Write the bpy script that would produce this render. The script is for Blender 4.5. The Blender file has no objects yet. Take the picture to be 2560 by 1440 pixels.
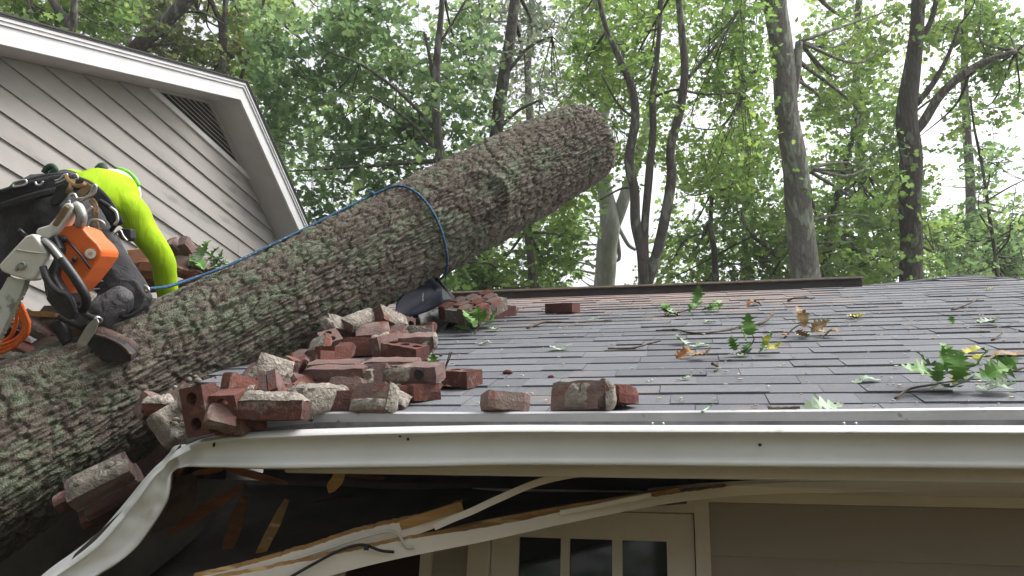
import bpy, bmesh, math, random
import numpy as np
from mathutils import Vector, Matrix, Euler

rng = np.random.default_rng(7)
random.seed(7)
S = bpy.context.scene
COL = S.collection
R_ = math.radians

# ------------------------------------------------------------------ camera
CZ = 1.9
FPX = 2000.0
YAW, PIT, ROL = R_(13.35), R_(20.0), R_(2.48)
def _basis():
    f = np.array([-math.sin(YAW)*math.cos(PIT), math.cos(YAW)*math.cos(PIT), math.sin(PIT)])
    r = np.array([math.cos(YAW), math.sin(YAW), 0.0]); u = np.cross(r, f)
    c, s = math.cos(ROL), math.sin(ROL)
    return c*r + s*u, c*u - s*r, f
CR, CU, CF = _basis()
CAM = np.array([0.0, 0.0, CZ])
cd = bpy.data.cameras.new('camera'); cam = bpy.data.objects.new('camera', cd); COL.objects.link(cam)
cd.sensor_width = 36.0; cd.lens = FPX/2560.0*36.0; cd.clip_end = 2000; cd.clip_start = 0.02
mw = Matrix.Identity(4)
for i in range(3):
    mw[i][0], mw[i][1], mw[i][2], mw[i][3] = CR[i], CU[i], -CF[i], CAM[i]
cam.matrix_world = mw
S.camera = cam

# ------------------------------------------------------------------ sky, sun, exposure (bright overcast)
SUN_EL, SUN_AZ = R_(58), R_(75)          # azimuth measured from +Y towards +X
wd = bpy.data.worlds.new('World'); S.world = wd; wd.use_nodes = True
nt = wd.node_tree; nt.nodes.clear()
sky = nt.nodes.new('ShaderNodeTexSky'); sky.sky_type = 'NISHITA'; sky.sun_disc = False
sky.sun_elevation = SUN_EL; sky.sun_rotation = SUN_AZ
sky.air_density = 1.0; sky.dust_density = 4.0; sky.ozone_density = 1.0
hs = nt.nodes.new('ShaderNodeHueSaturation'); hs.inputs['Saturation'].default_value = 0.16
hs.inputs['Value'].default_value = 1.0
bg = nt.nodes.new('ShaderNodeBackground'); bg.inputs['Strength'].default_value = 0.15
wo = nt.nodes.new('ShaderNodeOutputWorld')
nt.links.new(sky.outputs[0], hs.inputs['Color']); nt.links.new(hs.outputs[0], bg.inputs[0]); nt.links.new(bg.outputs[0], wo.inputs[0])
sl = bpy.data.lights.new('sun', 'SUN'); sl.energy = 1.3; sl.angle = R_(35); sl.color = (1.0, 0.97, 0.92)
sun = bpy.data.objects.new('sun', sl); COL.objects.link(sun)
sd = Vector((math.sin(SUN_AZ)*math.cos(SUN_EL), math.cos(SUN_AZ)*math.cos(SUN_EL), math.sin(SUN_EL)))
sun.rotation_euler = sd.to_track_quat('Z', 'Y').to_euler(); sun.location = sd*30
S.view_settings.view_transform = 'Standard'; S.view_settings.look = 'None'
S.view_settings.exposure = 1.3; S.view_settings.gamma = 1.0; S.view_settings.use_curve_mapping = False
S.render.engine = 'CYCLES'
S.cycles.use_denoising = True
S.cycles.max_bounces = 8; S.cycles.diffuse_bounces = 4; S.cycles.transmission_bounces = 4; S.cycles.transparent_max_bounces = 6
S.cycles.caustics_reflective = False; S.cycles.caustics_refractive = False

# ------------------------------------------------------------------ picking real places along a line of sight
def ray(x, y): return (x-1280)/FPX*CR - (y-720)/FPX*CU + CF
def W(x, y, d): return CAM + ray(x, y)*d
def onY(x, y, Y): d = ray(x, y); return CAM + d*(Y/d[1])
def onX(x, y, X): d = ray(x, y); return CAM + d*(X/d[0])
PITCH = R_(25.18); TP = math.tan(PITCH); CP, SP = math.cos(PITCH), math.sin(PITCH)
EY, EZ = 2.307, 0.4553 + CZ               # eave line of the low roof
E_S = np.array([0, CP, SP]); E_N = np.array([0, -SP, CP])
def roofz(Y): return EZ + (Y-EY)*TP
def RF(x, y, lift=0.0):                    # point on the roof plane (raised by lift) seen at a place in the photo
    d = ray(x, y); p0 = np.array([0, EY, EZ]) + E_N*lift
    return CAM + d*((E_N @ (p0-CAM))/(E_N @ d))
def proj(P):
    q = np.asarray(P)-CAM; d = q@CF
    return 1280+FPX*(q@CR)/d, 720-FPX*(q@CU)/d, d

# ------------------------------------------------------------------ noise
def _h(ix, iy, iz, s):
    n = (ix*374761393 + iy*668265263 + iz*2147483647 + s*1274126177) & 0xffffffff
    n = ((n ^ (n >> 13))*1274126177) & 0xffffffff
    n = ((n ^ (n >> 16))*2246822519) & 0xffffffff
    return ((n ^ (n >> 15)) & 0xffffff)/float(0xffffff)
def vnoise(p, s=0, per=None):
    p = np.asarray(p, float); i = np.floor(p).astype(np.int64); f = p-i; f = f*f*(3-2*f); o = 0
    for a in (0, 1):
        for b in (0, 1):
            for c in (0, 1):
                w = (f[..., 0] if a else 1-f[..., 0])*(f[..., 1] if b else 1-f[..., 1])*(f[..., 2] if c else 1-f[..., 2])
                jy = i[..., 1]+b
                if per: jy = jy % per
                o = o + w*_h(i[..., 0]+a, jy, i[..., 2]+c, s)
    return o
def fbm(p, s=0, o=4):
    t = 0; a = .5; p = np.asarray(p, float)
    for k in range(o): t = t + a*vnoise(p*2**k, s+k); a *= .5
    return t

# ------------------------------------------------------------------ materials
MATS = {}
def nodes(name):
    m = bpy.data.materials.new(name); m.use_nodes = True; n = m.node_tree.nodes; l = m.node_tree.links
    return m, n, l, n['Principled BSDF']
def rgba(c): return (c[0], c[1], c[2], 1.0)
def pmat(name, c1, c2=None, scale=8.0, rough=0.7, bump=0.0, bscale=60.0, detail=5, spec=0.3, metal=0.0, stretch=None, rnd=0.0, c3=None, s3=30.0, t3=0.62, coord='Object', lo=.35, hi=.65, lobump=0.0, lobs=12.0, bdist=.01):
    """noise mix of two or three colours, bump, brightness variation from object to object"""
    m, n, l, b = nodes(name)
    tc = n.new('ShaderNodeTexCoord'); mp = n.new('ShaderNodeMapping'); l.new(tc.outputs[coord], mp.inputs[0])
    if stretch: mp.inputs['Scale'].default_value = stretch
    last = None
    if c2 is not None:
        nz = n.new('ShaderNodeTexNoise'); nz.inputs['Scale'].default_value = scale; nz.inputs['Detail'].default_value = detail; nz.inputs['Roughness'].default_value = .62
        l.new(mp.outputs[0], nz.inputs['Vector'])
        cr = n.new('ShaderNodeValToRGB'); cr.color_ramp.elements[0].position = lo; cr.color_ramp.elements[1].position = hi
        cr.color_ramp.elements[0].color = rgba(c1); cr.color_ramp.elements[1].color = rgba(c2)
        l.new(nz.outputs[0], cr.inputs[0]); last = cr.outputs[0]
        if c3 is not None:
            n3 = n.new('ShaderNodeTexNoise'); n3.inputs['Scale'].default_value = s3; n3.inputs['Detail'].default_value = 6
            l.new(mp.outputs[0], n3.inputs['Vector'])
            r3 = n.new('ShaderNodeValToRGB'); r3.color_ramp.elements[0].position = t3-.04; r3.color_ramp.elements[1].position = t3+.04
            l.new(n3.outputs[0], r3.inputs[0])
            mx = n.new('ShaderNodeMixRGB'); l.new(r3.outputs[0], mx.inputs[0]); l.new(last, mx.inputs[1]); mx.inputs[2].default_value = rgba(c3); last = mx.outputs[0]
    if rnd > 0:
        oi = n.new('ShaderNodeObjectInfo'); mr = n.new('ShaderNodeMapRange'); mr.inputs[3].default_value = 1-rnd; mr.inputs[4].default_value = 1+rnd
        l.new(oi.outputs['Random'], mr.inputs[0])
        h = n.new('ShaderNodeHueSaturation'); l.new(mr.outputs[0], h.inputs['Value'])
        if last is not None: l.new(last, h.inputs['Color'])
        else: h.inputs['Color'].default_value = rgba(c1)
        last = h.outputs[0]
    if last is not None: l.new(last, b.inputs['Base Color'])
    else: b.inputs['Base Color'].default_value = rgba(c1)
    b.inputs['Roughness'].default_value = rough; b.inputs['Specular IOR Level'].default_value = spec; b.inputs['Metallic'].default_value = metal
    if bump > 0:
        nb = n.new('ShaderNodeTexNoise'); nb.inputs['Scale'].default_value = bscale; nb.inputs['Detail'].default_value = 4
        l.new(mp.outputs[0], nb.inputs['Vector'])
        bp = n.new('ShaderNodeBump'); bp.inputs['Strength'].default_value = bump; bp.inputs['Distance'].default_value = bdist
        l.new(nb.outputs[0], bp.inputs['Height'])
        if lobump > 0:
            n2 = n.new('ShaderNodeTexNoise'); n2.inputs['Scale'].default_value = lobs; n2.inputs['Detail'].default_value = 3; n2.inputs['Distortion'].default_value = .6
            l.new(mp.outputs[0], n2.inputs['Vector'])
            b2 = n.new('ShaderNodeBump'); b2.inputs['Strength'].default_value = lobump; b2.inputs['Distance'].default_value = .03
            l.new(n2.outputs[0], b2.inputs['Height']); l.new(bp.outputs[0], b2.inputs['Normal']); l.new(b2.outputs[0], b.inputs['Normal'])
        else: l.new(bp.outputs[0], b.inputs['Normal'])
    MATS[name] = m
    return m

def leafmat(name, dark, light, yellow, trans=.45, rough=.55):
    m, n, l, b = nodes(name)
    at = n.new('ShaderNodeAttribute'); at.attribute_name = 'tint'
    cr = n.new('ShaderNodeValToRGB'); e = cr.color_ramp.elements
    e[0].color = rgba(dark); e[0].position = 0; e[1].color = rgba(yellow); e[1].position = 1
    k = e.new(.55); k.color = rgba(light)
    l.new(at.outputs['Fac'], cr.inputs[0])
    l.new(cr.outputs[0], b.inputs['Base Color']); b.inputs['Roughness'].default_value = rough; b.inputs['Specular IOR Level'].default_value = .35
    t = n.new('ShaderNodeBsdfTranslucent')
    h = n.new('ShaderNodeHueSaturation'); h.inputs['Hue'].default_value = .485; h.inputs['Saturation'].default_value = 1.0; h.inputs['Value'].default_value = 1.9
    l.new(cr.outputs[0], h.inputs['Color']); l.new(h.outputs[0], t.inputs['Color'])
    mx = n.new('ShaderNodeMixShader'); mx.inputs[0].default_value = trans
    l.new(b.outputs[0], mx.inputs[1]); l.new(t.outputs[0], mx.inputs[2]); l.new(mx.outputs[0], n['Material Output'].inputs[0])
    MATS[name] = m; return m

pmat('white_paint', (.62, .61, .60), (.52, .51, .49), 3, .5, .05, 90, spec=.4, c3=(.34, .33, .30), s3=5, t3=.74)
pmat('white_trim', (.60, .60, .61), (.53, .53, .53), 4, .45, .03, 120, spec=.4)
pmat('gutter_white', (.63, .625, .62), (.55, .54, .525), 2.2, .32, .0, spec=.5, c3=(.40, .38, .35), s3=9, t3=.70)
pmat('drip_metal', (.50, .50, .52), (.40, .40, .42), 5, .35, spec=.5, c3=(.12, .12, .11), s3=26, t3=.70)
pmat('gutter_shade', (.30, .31, .33), (.16, .16, .17), 7, .5)  # dark tone standing in for the shade inside the gutter
pmat('siding_grey', (.325, .306, .285), (.275, .258, .240), 3, .6, .12, 140, stretch=(1, .25, 1), spec=.3, rnd=.06, c3=(.205, .20, .19), s3=5, t3=.64)
pmat('porch_siding', (.375, .33, .31), (.33, .29, .27), 3, .6, .1, 140, stretch=(.25, 1, 1), rnd=.04)
pmat('porch_white', (.74, .68, .64), (.66, .60, .56), 2.5, .5, .04, 80, c3=(.40, .38, .36), s3=12, t3=.75)
pmat('soffit_grey', (.46, .45, .43), (.40, .39, .37), 3, .6, .04, 80)
pmat('vent_grey', (.52, .51, .49), (.46, .45, .43), 5, .6)
pmat('vent_dark', (.30, .29, .28), rough=.9)
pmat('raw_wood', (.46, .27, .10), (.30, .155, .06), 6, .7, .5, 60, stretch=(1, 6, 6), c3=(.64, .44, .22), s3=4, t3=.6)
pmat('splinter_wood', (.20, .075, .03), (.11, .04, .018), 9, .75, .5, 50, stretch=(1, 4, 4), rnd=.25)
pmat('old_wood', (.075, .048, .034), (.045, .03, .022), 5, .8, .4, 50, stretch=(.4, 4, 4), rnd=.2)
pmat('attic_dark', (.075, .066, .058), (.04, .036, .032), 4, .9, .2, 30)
pmat('window_glass', (.012, .014, .018), rough=.06, spec=.55)
pmat('reflection_glass', (.035, .014, .014), rough=.08, spec=.5)  # reflected brick put into the glass as a reddish base colour
pmat('shingle_far', (.13, .13, .14), (.085, .085, .095), 60, .9, .5, 300)
pmat('ridge_dark', (.035, .033, .032), (.05, .045, .04), 9, .75, .3, 90)
pmat('ridge_top', (.34, .29, .24), (.22, .19, .16), 14, .9, .5, 200)
pmat('mortar', (.25, .222, .19), (.17, .148, .125), 22, .95, 1.0, 90, c3=(.325, .295, .255), s3=40, t3=.6, rnd=.15)
pmat('cloth_black', (.026, .026, .030), (.048, .047, .050), 9, .85, .5, 300, lobump=.7, lobs=9, c3=(.07, .055, .045), s3=5, t3=.68)
pmat('cloth_black2', (.028, .028, .031), (.045, .043, .045), 9, .8, .5, 260, lobump=.5, lobs=14)
pmat('gaiter_grey', (.05, .05, .055), (.085, .083, .088), 12, .8, .4, 200, lobump=.8, lobs=16)
pmat('hivis', (.33, .51, .012), (.27, .43, .01), 6, .8, .1, 500, lobump=.5, lobs=10, stretch=(1.6, 1, .55), spec=.15)
pmat('skin', (.42, .24, .17), (.38, .21, .15), 20, .55)
pmat('strap_black', (.016, .016, .018), (.03, .03, .032), 20, .7, .5, 300)
pmat('leather_brown', (.19, .12, .06), (.12, .075, .035), 14, .65, .4, 120)
pmat('tan_strap', (.36, .23, .08), (.26, .16, .06), 25, .75, .4, 260)
pmat('boot_brown', (.09, .055, .045), (.05, .033, .03), 12, .75, .5, 120, c3=(.16, .11, .09), s3=18, t3=.64)
pmat('rubber_black', (.014, .014, .016), (.026, .024, .024), 18, .6, .3, 120)
pmat('steel', (.55, .55, .56), (.42, .42, .43), 12, .28, metal=.9)
pmat('steel_dull', (.42, .42, .40), (.30, .30, .28), 9, .45, metal=.7, c3=(.22, .17, .11), s3=14, t3=.63)
pmat('saw_orange', (.66, .135, .022), (.55, .10, .018), 6, .42, .05, 80, spec=.5, c3=(.30, .08, .03), s3=16, t3=.70)
pmat('saw_white', (.60, .59, .55), (.50, .48, .43), 8, .45, .05, 90, spec=.45, c3=(.26, .21, .14), s3=10, t3=.64)
pmat('saw_black', (.012, .012, .014), (.022, .022, .026), 14, .45, .1, 100, spec=.5)
pmat('bar_white', (.60, .62, .60), (.48, .50, .49), 5, .35, metal=.25, c3=(.22, .22, .21), s3=13, t3=.60)
pmat('helmet_white', (.66, .70, .62), (.55, .62, .50), 8, .35, spec=.5)
pmat('helmet_green', (.20, .55, .05), (.14, .42, .04), 8, .4)
pmat('dark_green', (.02, .05, .035), (.03, .065, .045), 10, .6)
pmat('orange_rope', (.62, .13, .02), (.46, .08, .015), 40, .75, .5, 200)
pmat('blue_rope', (.016, .065, .15), (.035, .12, .22), 120, .7, .6, 300, c3=(.25, .30, .32), s3=90, t3=.63)
pmat('terracotta', (.55, .27, .17), (.44, .19, .11), 8, .85, .4, 80)
pmat('blue_sheet', (.003, .005, .018), (.004, .007, .026), 8, .7, .3, 14, spec=.5)
pmat('black_metal_and_shade', (.012, .012, .013), (.022, .021, .02), 12, .4, .2, 40, spec=.5)  # flashing, and the slab that stands in for shade below it
pmat('twig', (.14, .10, .075), (.085, .06, .045), 30, .85, .5, 150)
pmat('dry_leaf', (.30, .12, .04), (.42, .26, .12), 30, .7, c3=(.18, .06, .02), s3=18, t3=.6)
pmat('tan_leaf', (.34, .24, .12), (.22, .14, .07), 25, .75)
pmat('sprig_green', (.07, .19, .025), (.11, .24, .03), 14, .5, spec=.4)
pmat('sprig_yellow', (.48, .42, .03), (.30, .34, .03), 14, .55)
pmat('sprig_pale', (.30, .38, .27), (.22, .30, .19), 18, .6)
pmat('chip', (.50, .43, .36), (.34, .27, .21), 40, .85, rnd=.3)
pmat('ground_litter', (.08, .055, .035), (.055, .07, .025), .8, .95, .6, 4, c3=(.11, .08, .05), s3=2.5, t3=.55)
pmat('cable_dark', (.02, .02, .022), rough=.5)
pmat('cable_white', (.55, .53, .50), rough=.5)
leafmat('leaf_deep', (.070, .135, .062), (.125, .210, .085), (.195, .275, .095), .54)
leafmat('leaf_mid', (.066, .130, .042), (.120, .208, .056), (.200, .275, .066), .55)
leafmat('leaf_bright', (.080, .155, .042), (.138, .235, .056), (.200, .285, .07), .57)
leafmat('leaf_olive', (.065, .090, .035), (.115, .150, .055), (.23, .22, .07), .45)
leafmat('leaf_grey', (.07, .105, .065), (.13, .165, .105), (.27, .28, .19), .42)
pmat('bark_grey', (.21, .20, .18), (.115, .105, .095), 9, .9, 1.0, 22, stretch=(1, 1, .22), c3=(.29, .32, .26), s3=9, t3=.56, bdist=.05)
pmat('bark_dark', (.105, .092, .082), (.055, .048, .043), 9, .9, 1.0, 22, stretch=(1, 1, .22), c3=(.17, .18, .145), s3=9, t3=.58, bdist=.05)
pmat('bark_pale', (.30, .30, .27), (.20, .20, .18), 10, .9, .7, 24, stretch=(1, 1, .3), c3=(.36, .37, .34), s3=5, t3=.6)

def shingle_mat():
    m, n, l, b = nodes('shingle')
    oi = n.new('ShaderNodeObjectInfo'); at = n.new('ShaderNodeAttribute'); at.attribute_name = 'tint'
    ad = n.new('ShaderNodeMath'); ad.operation = 'ADD'; l.new(oi.outputs['Random'], ad.inputs[0]); l.new(at.outputs['Fac'], ad.inputs[1])
    fr = n.new('ShaderNodeMath'); fr.operation = 'FRACT'; l.new(ad.outputs[0], fr.inputs[0])
    cr = n.new('ShaderNodeValToRGB'); e = cr.color_ramp.elements
    e[0].color = (.106, .110, .122, 1); e[1].color = (.148, .152, .166, 1); k = e.new(.45); k.color = (.122, .126, .140, 1)
    l.new(fr.outputs[0], cr.inputs[0])
    ge = n.new('ShaderNodeNewGeometry')
    nz = n.new('ShaderNodeTexNoise'); nz.inputs['Scale'].default_value = 420; nz.inputs['Detail'].default_value = 2
    l.new(ge.outputs['Position'], nz.inputs['Vector'])
    mr = n.new('ShaderNodeMapRange'); mr.inputs[1].default_value = .3; mr.inputs[2].default_value = .7; mr.inputs[3].default_value = .62; mr.inputs[4].default_value = 1.4
    l.new(nz.outputs[0], mr.inputs[0])
    h = n.new('ShaderNodeHueSaturation'); l.new(cr.outputs[0], h.inputs['Color']); l.new(mr.outputs[0], h.inputs['Value'])
    n2 = n.new('ShaderNodeTexNoise'); n2.inputs['Scale'].default_value = 3.0; n2.inputs['Detail'].default_value = 6; l.new(ge.outputs['Position'], n2.inputs['Vector'])
    # brick dust lies over the upper courses
    sx = n.new('ShaderNodeSeparateXYZ'); l.new(ge.outputs['Position'], sx.inputs[0])
    m2 = n.new('ShaderNodeMapRange'); m2.inputs[1].default_value = 3.9; m2.inputs[2].default_value = 5.5; m2.inputs[3].default_value = -.16; m2.inputs[4].default_value = .20; l.new(sx.outputs['Y'], m2.inputs[0])
    m3 = n.new('ShaderNodeMapRange'); m3.inputs[1].default_value = 1.5; m3.inputs[2].default_value = .6; m3.inputs[3].default_value = -.3; m3.inputs[4].default_value = 0; l.new(sx.outputs['X'], m3.inputs[0])
    a2 = n.new('ShaderNodeMath'); a2.operation = 'ADD'; l.new(n2.outputs[0], a2.inputs[0]); l.new(m2.outputs[0], a2.inputs[1])
    a3 = n.new('ShaderNodeMath'); a3.operation = 'ADD'; l.new(a2.outputs[0], a3.inputs[0]); l.new(m3.outputs[0], a3.inputs[1])
    r2 = n.new('ShaderNodeMapRange'); r2.inputs[1].default_value = .45; r2.inputs[2].default_value = .75; r2.inputs[4].default_value = .5; l.new(a3.outputs[0], r2.inputs[0])
    mx = n.new('ShaderNodeMixRGB'); l.new(r2.outputs[0], mx.inputs[0]); l.new(h.outputs[0], mx.inputs[1]); mx.inputs[2].default_value = (.36, .235, .18, 1)
    l.new(mx.outputs[0], b.inputs['Base Color']); b.inputs['Roughness'].default_value = .88; b.inputs['Specular IOR Level'].default_value = .3
    bp = n.new('ShaderNodeBump'); bp.inputs['Strength'].default_value = .5; bp.inputs['Distance'].default_value = .004
    l.new(nz.outputs[0], bp.inputs['Height']); l.new(bp.outputs[0], b.inputs['Normal'])
    MATS['shingle'] = m
shingle_mat()

def brick_mat(name, faces, body):
    """fired face colours by object, with mortar smears and chipped red patches"""
    m, n, l, b = nodes(name)
    oi = n.new('ShaderNodeObjectInfo'); tc = n.new('ShaderNodeTexCoord')
    ofs = n.new('ShaderNodeVectorMath'); ofs.operation = 'ADD'; l.new(tc.outputs['Object'], ofs.inputs[0])
    sc = n.new('ShaderNodeMath'); sc.operation = 'MULTIPLY'; sc.inputs[1].default_value = 37; l.new(oi.outputs['Random'], sc.inputs[0])
    l.new(sc.outputs[0], ofs.inputs[1])
    cr = n.new('ShaderNodeValToRGB'); cr.color_ramp.interpolation = 'LINEAR'
    e = cr.color_ramp.elements; e[0].color = rgba(faces[0]); e[1].color = rgba(faces[-1])
    for i, f in enumerate(faces[1:-1]): k = e.new((i+1)/(len(faces)-1)); k.color = rgba(f)
    nz = n.new('ShaderNodeTexNoise'); nz.inputs['Scale'].default_value = 14; nz.inputs['Detail'].default_value = 6; l.new(ofs.outputs[0], nz.inputs['Vector'])
    ad = n.new('ShaderNodeMath'); ad.operation = 'MULTIPLY_ADD'; ad.inputs[1].default_value = .9; ad.inputs[2].default_value = -.45; l.new(nz.outputs[0], ad.inputs[0])
    a2 = n.new('ShaderNodeMath'); a2.operation = 'ADD'; a2.use_clamp = True; l.new(ad.outputs[0], a2.inputs[0]); l.new(oi.outputs['Random'], a2.inputs[1]); l.new(a2.outputs[0], cr.inputs[0])
    n2 = n.new('ShaderNodeTexNoise'); n2.inputs['Scale'].default_value = 24; n2.inputs['Detail'].default_value = 7; l.new(ofs.outputs[0], n2.inputs['Vector'])
    r2 = n.new('ShaderNodeValToRGB'); r2.color_ramp.elements[0].position = .56; r2.color_ramp.elements[1].position = .66; l.new(n2.outputs[0], r2.inputs[0])
    mx = n.new('ShaderNodeMixRGB'); l.new(r2.outputs[0], mx.inputs[0]); l.new(cr.outputs[0], mx.inputs[1]); mx.inputs[2].default_value = rgba(body)
    n3 = n.new('ShaderNodeTexNoise'); n3.inputs['Scale'].default_value = 11; n3.inputs['Detail'].default_value = 8; n3.inputs['Roughness'].default_value = .7
    o3 = n.new('ShaderNodeVectorMath'); o3.operation = 'ADD'; o3.inputs[1].default_value = (5, 9, 3); l.new(ofs.outputs[0], o3.inputs[0]); l.new(o3.outputs[0], n3.inputs['Vector'])
    r3 = n.new('ShaderNodeValToRGB'); r3.color_ramp.elements[0].position = .56; r3.color_ramp.elements[1].position = .68; r3.color_ramp.elements[1].color = (.8, .8, .8, 1); l.new(n3.outputs[0], r3.inputs[0])
    m3 = n.new('ShaderNodeMixRGB'); l.new(r3.outputs[0], m3.inputs[0]); l.new(mx.outputs[0], m3.inputs[1]); m3.inputs[2].default_value = (.25, .21, .175, 1)
    l.new(m3.outputs[0], b.inputs['Base Color']); b.inputs['Roughness'].default_value = .88; b.inputs['Specular IOR Level'].default_value = .25
    nb = n.new('ShaderNodeTexNoise'); nb.inputs['Scale'].default_value = 120; nb.inputs['Detail'].default_value = 5; l.new(ofs.outputs[0], nb.inputs['Vector'])
    bp = n.new('ShaderNodeBump'); bp.inputs['Strength'].default_value = .7; bp.inputs['Distance'].default_value = .006
    l.new(nb.outputs[0], bp.inputs['Height']); l.new(bp.outputs[0], b.inputs['Normal']); MATS[name] = m
brick_mat('brick_red', [(.125, .047, .037), (.092, .040, .034), (.150, .059, .046), (.078, .039, .035)], (.17, .062, .045))
brick_mat('brick_face', [(.130, .082, .074), (.17, .112, .100), (.115, .074, .073), (.205, .143, .126)], (.18, .07, .053))

def bark_mat():
    m, n, l, b = nodes('fallen_bark')
    ac = n.new('ShaderNodeAttribute'); ac.attribute_name = 'cell'
    al = n.new('ShaderNodeAttribute'); al.attribute_name = 'lichen'
    asn = n.new('ShaderNodeAttribute'); asn.attribute_name = 'stain'
    tc = n.new('ShaderNodeTexCoord')
    nz = n.new('ShaderNodeTexNoise'); nz.inputs['Scale'].default_value = 60; nz.inputs['Detail'].default_value = 6; l.new(tc.outputs['Object'], nz.inputs['Vector'])
    ad = n.new('ShaderNodeMath'); ad.operation = 'MULTIPLY_ADD'; ad.inputs[1].default_value = .62; l.new(ac.outputs['Fac'], ad.inputs[0])
    sb = n.new('ShaderNodeMath'); sb.operation = 'MULTIPLY_ADD'; sb.inputs[1].default_value = 1.0; sb.inputs[2].default_value = -.29; l.new(nz.outputs[0], sb.inputs[0]); l.new(sb.outputs[0], ad.inputs[2])
    cr = n.new('ShaderNodeValToRGB'); e = cr.color_ramp.elements; e[0].color = (.082, .065, .052, 1); e[1].color = (.255, .222, .184, 1)
    k = e.new(.40); k.color = (.128, .106, .087, 1); k = e.new(.72); k.color = (.178, .152, .127, 1)
    l.new(ad.outputs[0], cr.inputs[0])
    n2 = n.new('ShaderNodeTexNoise'); n2.inputs['Scale'].default_value = 45; n2.inputs['Detail'].default_value = 5; l.new(tc.outputs['Object'], n2.inputs['Vector'])
    lc = n.new('ShaderNodeValToRGB'); e = lc.color_ramp.elements; e[0].position = .35; e[1].position = .68; e[0].color = (.112, .134, .086, 1); e[1].color = (.212, .236, .172, 1)
    l.new(n2.outputs[0], lc.inputs[0])
    mx = n.new('ShaderNodeMixRGB'); l.new(al.outputs['Fac'], mx.inputs[0]); l.new(cr.outputs[0], mx.inputs[1]); l.new(lc.outputs[0], mx.inputs[2])
    ms = n.new('ShaderNodeMixRGB'); l.new(asn.outputs['Fac'], ms.inputs[0]); l.new(mx.outputs[0], ms.inputs[1]); ms.inputs[2].default_value = (.030, .026, .020, 1)
    l.new(ms.outputs[0], b.inputs['Base Color']); b.inputs['Roughness'].default_value = .92; b.inputs['Specular IOR Level'].default_value = .2
    nb = n.new('ShaderNodeTexNoise'); nb.inputs['Scale'].default_value = 170; nb.inputs['Detail'].default_value = 4; l.new(tc.outputs['Object'], nb.inputs['Vector'])
    bp = n.new('ShaderNodeBump'); bp.inputs['Strength'].default_value = 1.0; bp.inputs['Distance'].default_value = .012
    l.new(nb.outputs[0], bp.inputs['Height']); l.new(bp.outputs[0], b.inputs['Normal']); MATS['fallen_bark'] = m
bark_mat()
pmat('end_wood', (.55, .38, .20), (.44, .28, .14), 30, .8)

# ------------------------------------------------------------------ mesh helpers
def link(o, parent=None):
    COL.objects.link(o)
    if parent is not None: o.parent = parent
    return o
def mesh_obj(name, verts, faces, mat, parent=None, smooth=False, local=None):
    """world coordinates in, object with its origin at the middle of its base out"""
    v = np.asarray(verts, float).reshape(-1, 3)
    org = np.zeros(3)
    if local is None: org = np.array([(v[:, 0].min()+v[:, 0].max())/2, (v[:, 1].min()+v[:, 1].max())/2, v[:, 2].min()])
    elif local is not False: org = np.asarray(local, float)
    me = bpy.data.meshes.new(name); me.from_pydata((v-org).tolist(), [], [tuple(int(k) for k in f) for f in faces]); me.update()
    if smooth: me.polygons.foreach_set('use_smooth', [True]*len(me.polygons))
    if mat is not None: me.materials.append(MATS[mat] if isinstance(mat, str) else mat)
    o = bpy.data.objects.new(name, me); link(o, parent)
    po = np.array(parent.get('_org', (0, 0, 0))) if parent is not None else np.zeros(3)
    o.location = (org-po).tolist(); o['_org'] = org.tolist()
    return o
def empty(name, loc, parent=None):
    o = bpy.data.objects.new(name, None); link(o, parent); o.empty_display_size = .1
    po = np.array(parent.get('_org', (0, 0, 0))) if parent is not None else np.zeros(3)
    o.location = (np.asarray(loc, float)-po).tolist(); o['_org'] = [float(a) for a in loc]
    return o
def tag(o, label, cat, group=None, kind=None):
    o['label'] = label
    if cat: o['category'] = cat
    if group: o['group'] = group
    if kind: o['kind'] = kind
    return o
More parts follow.
